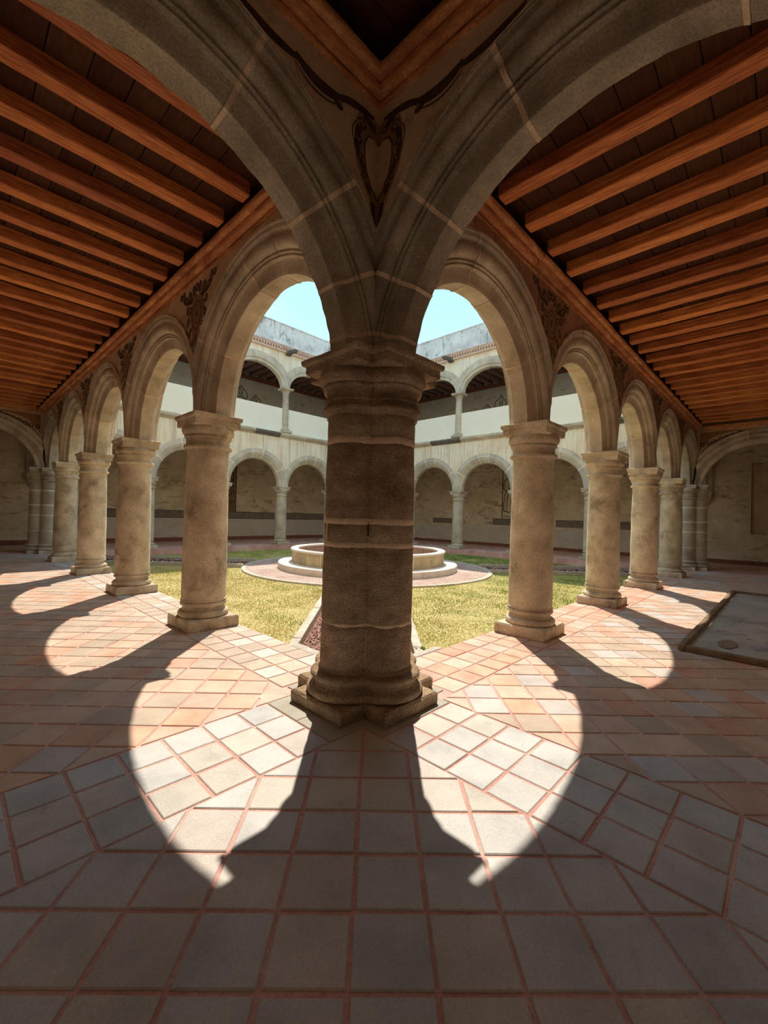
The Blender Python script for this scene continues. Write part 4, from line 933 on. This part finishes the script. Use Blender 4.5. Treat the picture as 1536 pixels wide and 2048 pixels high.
b = ringseg(2.49, 2.632, ST - .03, RT - .075, 0, 2 * PI, 84); bw = link('basin_wall', b.mesh('basin_wall', M['mortarl']), ft); bw['label'] = 'low round wall with pale mortar joints'
for i in range(28):
    a = 2 * PI * i / 28; b = ringseg(2.50, 2.64 + random.uniform(-.004, .004), ST - .02, RT - .07, a + .006, a + 2 * PI / 28 - .006, 3); link('basin_stone', b.mesh('bs', M['basin']), bw)
    b = ringseg(2.46, 2.505, .1, RT - .07, a + .008, a + 2 * PI / 28 - .008, 3); link('lining_stone', b.mesh('ls', M['basinin']), bw)
for i in range(14): a = 2 * PI * (i + .3) / 14; b = ringseg(2.44, 2.69, RT - .07, RT, a + .002, a + 2 * PI / 14 - .002, 6, .02); link('rim_stone', b.mesh('rim', M['rim']), bw)
# round paving
pv = empty('round_paving', (FC[0], FC[1], GZ)); tag(pv, 'ring of pinkish pavers around the fountain with a pale border', 'paving')
b = ringseg(3.105, 4.12, -.05, .022, 0, 2 * PI, 96, .002); link('paving_bed', b.mesh('pb', M['rim']), pv)
for i in range(30): a = 2 * PI * i / 30; b = ringseg(4.12, 4.26, -.05, .05, a + .002, a + 2 * PI / 30 - .002, 3, .01); link('border_stone', b.mesh('bo', M['kerb']), pv)
def pavers(lo, hi):
    b = MB(); r = 3.13; row = 0
    while r < 4.08:
        nb = int(2 * PI * r / .21)
        for i in range(nb):
            a = 2 * PI * (i + .5 * (row % 2)) / nb
            am = (math.degrees(a) % 360)
            b2 = ringseg(r, r + .088, .015, .030 + random.uniform(0, .004), a + .012 / r, a + 2 * PI / nb - .006 / r, 1, .003); b.add(b2.v, b2.f)
        r += .10; row += 1
    return b
o = link('paver_field', pavers(0, 1).mesh('pf', M['paver']), pv); o['kind'] = 'stuff'; o['label'] = 'small pinkish pavers laid in rings'

# weeds and dry tufts
def tuft(x, y, n, hh, m, label, leaf=False, sp=.1):
    root = empty('leafy_weed' if leaf else 'dry_grass_tuft', (x, y, GZ)); tag(root, label, 'plant', 'leafy weeds' if leaf else 'dry grass tufts'); b = MB()
    for _ in range(n):
        a = random.uniform(0, 2 * PI); r = random.uniform(0, sp); x0_, y0_ = r * math.cos(a), r * math.sin(a); H = hh * random.uniform(.5, 1.1); L_ = random.uniform(.2, .6) * H; w = .02 if leaf else .004; a2 = random.uniform(0, 2 * PI)
        dx, dy = math.cos(a2), math.sin(a2); px, py = -dy * w, dx * w
        b.add([(x0_, y0_, 0), (x0_ + dx * L_ * .4 + px, y0_ + dy * L_ * .4 + py, H * .6), (x0_ + dx * L_ * .4 - px, y0_ + dy * L_ * .4 - py, H * .6), (x0_ + dx * L_, y0_ + dy * L_, H)], [(0, 1, 2), (1, 3, 2)])
    link('leaves' if leaf else 'blades', b.mesh('t', m), root)
tuft(1.75, .72, 60, .16, M['weed'], 'small yellow-green leafy weed beside the kerb at the corner pier', True, .12)
tuft(1.45, .55, 40, .10, M['weed'], 'low green weed inside the near bark bed', True, .12)
tuft(3.9, 4.9, 90, .34, M['straw'], 'tall dry grass tuft in front of the fountain', False, .16)
tuft(3.3, 5.0, 50, .22, M['straw'], 'short dry grass tuft at the edge of the round paving', False, .14)
tuft(2.9, 8.6, 40, .30, M['straw'], 'dry grass tuft left of the round paving', False, .12)
for i in range(6): tuft(8.9 + i * .45, 3.7 - i * .42, 26, .17, M['straw'], ['pale grass seed heads where the round paving meets the far right bed', 'second seed-head tuft along the far right bed, from the paving', 'third seed-head tuft along the far right bed', 'fourth seed-head tuft along the far right bed', 'fifth seed-head tuft along the far right bed', 'seed-head tuft along the far right bed, farthest from the fountain'][i], False, .14)

# ------------------------------------------------------------------ kerbed cement bed in the right gallery
kx0, kx1, ky1, ky0 = 3.80, 10.15, -1.70, -3.35
kr = empty('kerbed_cement_bed', ((kx0 + kx1) / 2, (ky0 + ky1) / 2, 0)); tag(kr, 'low rectangular kerb enclosing worn grey cement in the right gallery', 'kerb'); base = tuple(kr.location)
def kpart(nm, b, m, lb=None):
    o = link(nm, b.mesh(nm, M[m], off=base), kr)
    if lb: o['label'] = lb
def kb(x0_, x1_, y0_, y1_):
    n = max(1, round(max(x1_ - x0_, y1_ - y0_) / 1.5))
    for i in range(n):
        if x1_ - x0_ > y1_ - y0_: kpart('kerb_stone', cbox(x0_ + (x1_ - x0_) * i / n + .003, x0_ + (x1_ - x0_) * (i + 1) / n - .003, y0_, y1_, 0.0005, .075, .012, .002), 'kerbbrown')
        else: kpart('kerb_stone', cbox(x0_, x1_, y0_ + (y1_ - y0_) * i / n + .003, y0_ + (y1_ - y0_) * (i + 1) / n - .003, 0.0005, .075, .012, .002), 'kerbbrown')
kb(kx0, kx1, ky1 - .08, ky1); kb(kx0, kx1, ky0, ky0 + .08); kb(kx0, kx0 + .08, ky0 + .08, ky1 - .08); kb(kx1 - .08, kx1, ky0 + .08, ky1 - .08)
b = MB(); n, m_ = 40, 12; vs = []
for i in range(n + 1):
    for j in range(m_ + 1): x = kx0 + .075 + (kx1 - kx0 - .15) * i / n; y = ky0 + .075 + (ky1 - ky0 - .15) * j / m_; vs.append((x, y, .018 + noise.noise(Vector((x * 1.3, y * 1.3, 4))) * .008))
b.add(vs, [(i * (m_ + 1) + j, (i + 1) * (m_ + 1) + j, (i + 1) * (m_ + 1) + j + 1, i * (m_ + 1) + j + 1) for i in range(n) for j in range(m_)]); kpart('cement_surface', b, 'cement')
b = MB(); q = [(4.55 + .27 * math.cos(2 * PI * i / 26) * (1 + .1 * math.sin(3 * i)), -2.13 + .10 * math.sin(2 * PI * i / 26) * (1 + .12 * math.cos(2 * i)), .028) for i in range(26)]; b.add(q, [tuple(range(26))]); kpart('worn_patch', b, 'rust', 'oval rusty brown patch')
b = MB()
for (sx_, sy_, dx, n_) in ((4.45, -2.42, .12, 16), (5.6, -2.0, .13, 9)):
    x, y = sx_, sy_; L_ = []
    for i in range(n_): L_.append((x, y)); x += dx; y += random.uniform(-.07, .06)
    vs = [(a, c + .0025, .031) for a, c in L_] + [(a, c - .0025, .031) for a, c in L_]; b.add(vs, [(i, i + 1, n_ + i + 1, n_ + i) for i in range(n_ - 1)])
kpart('crack', b, 'line')
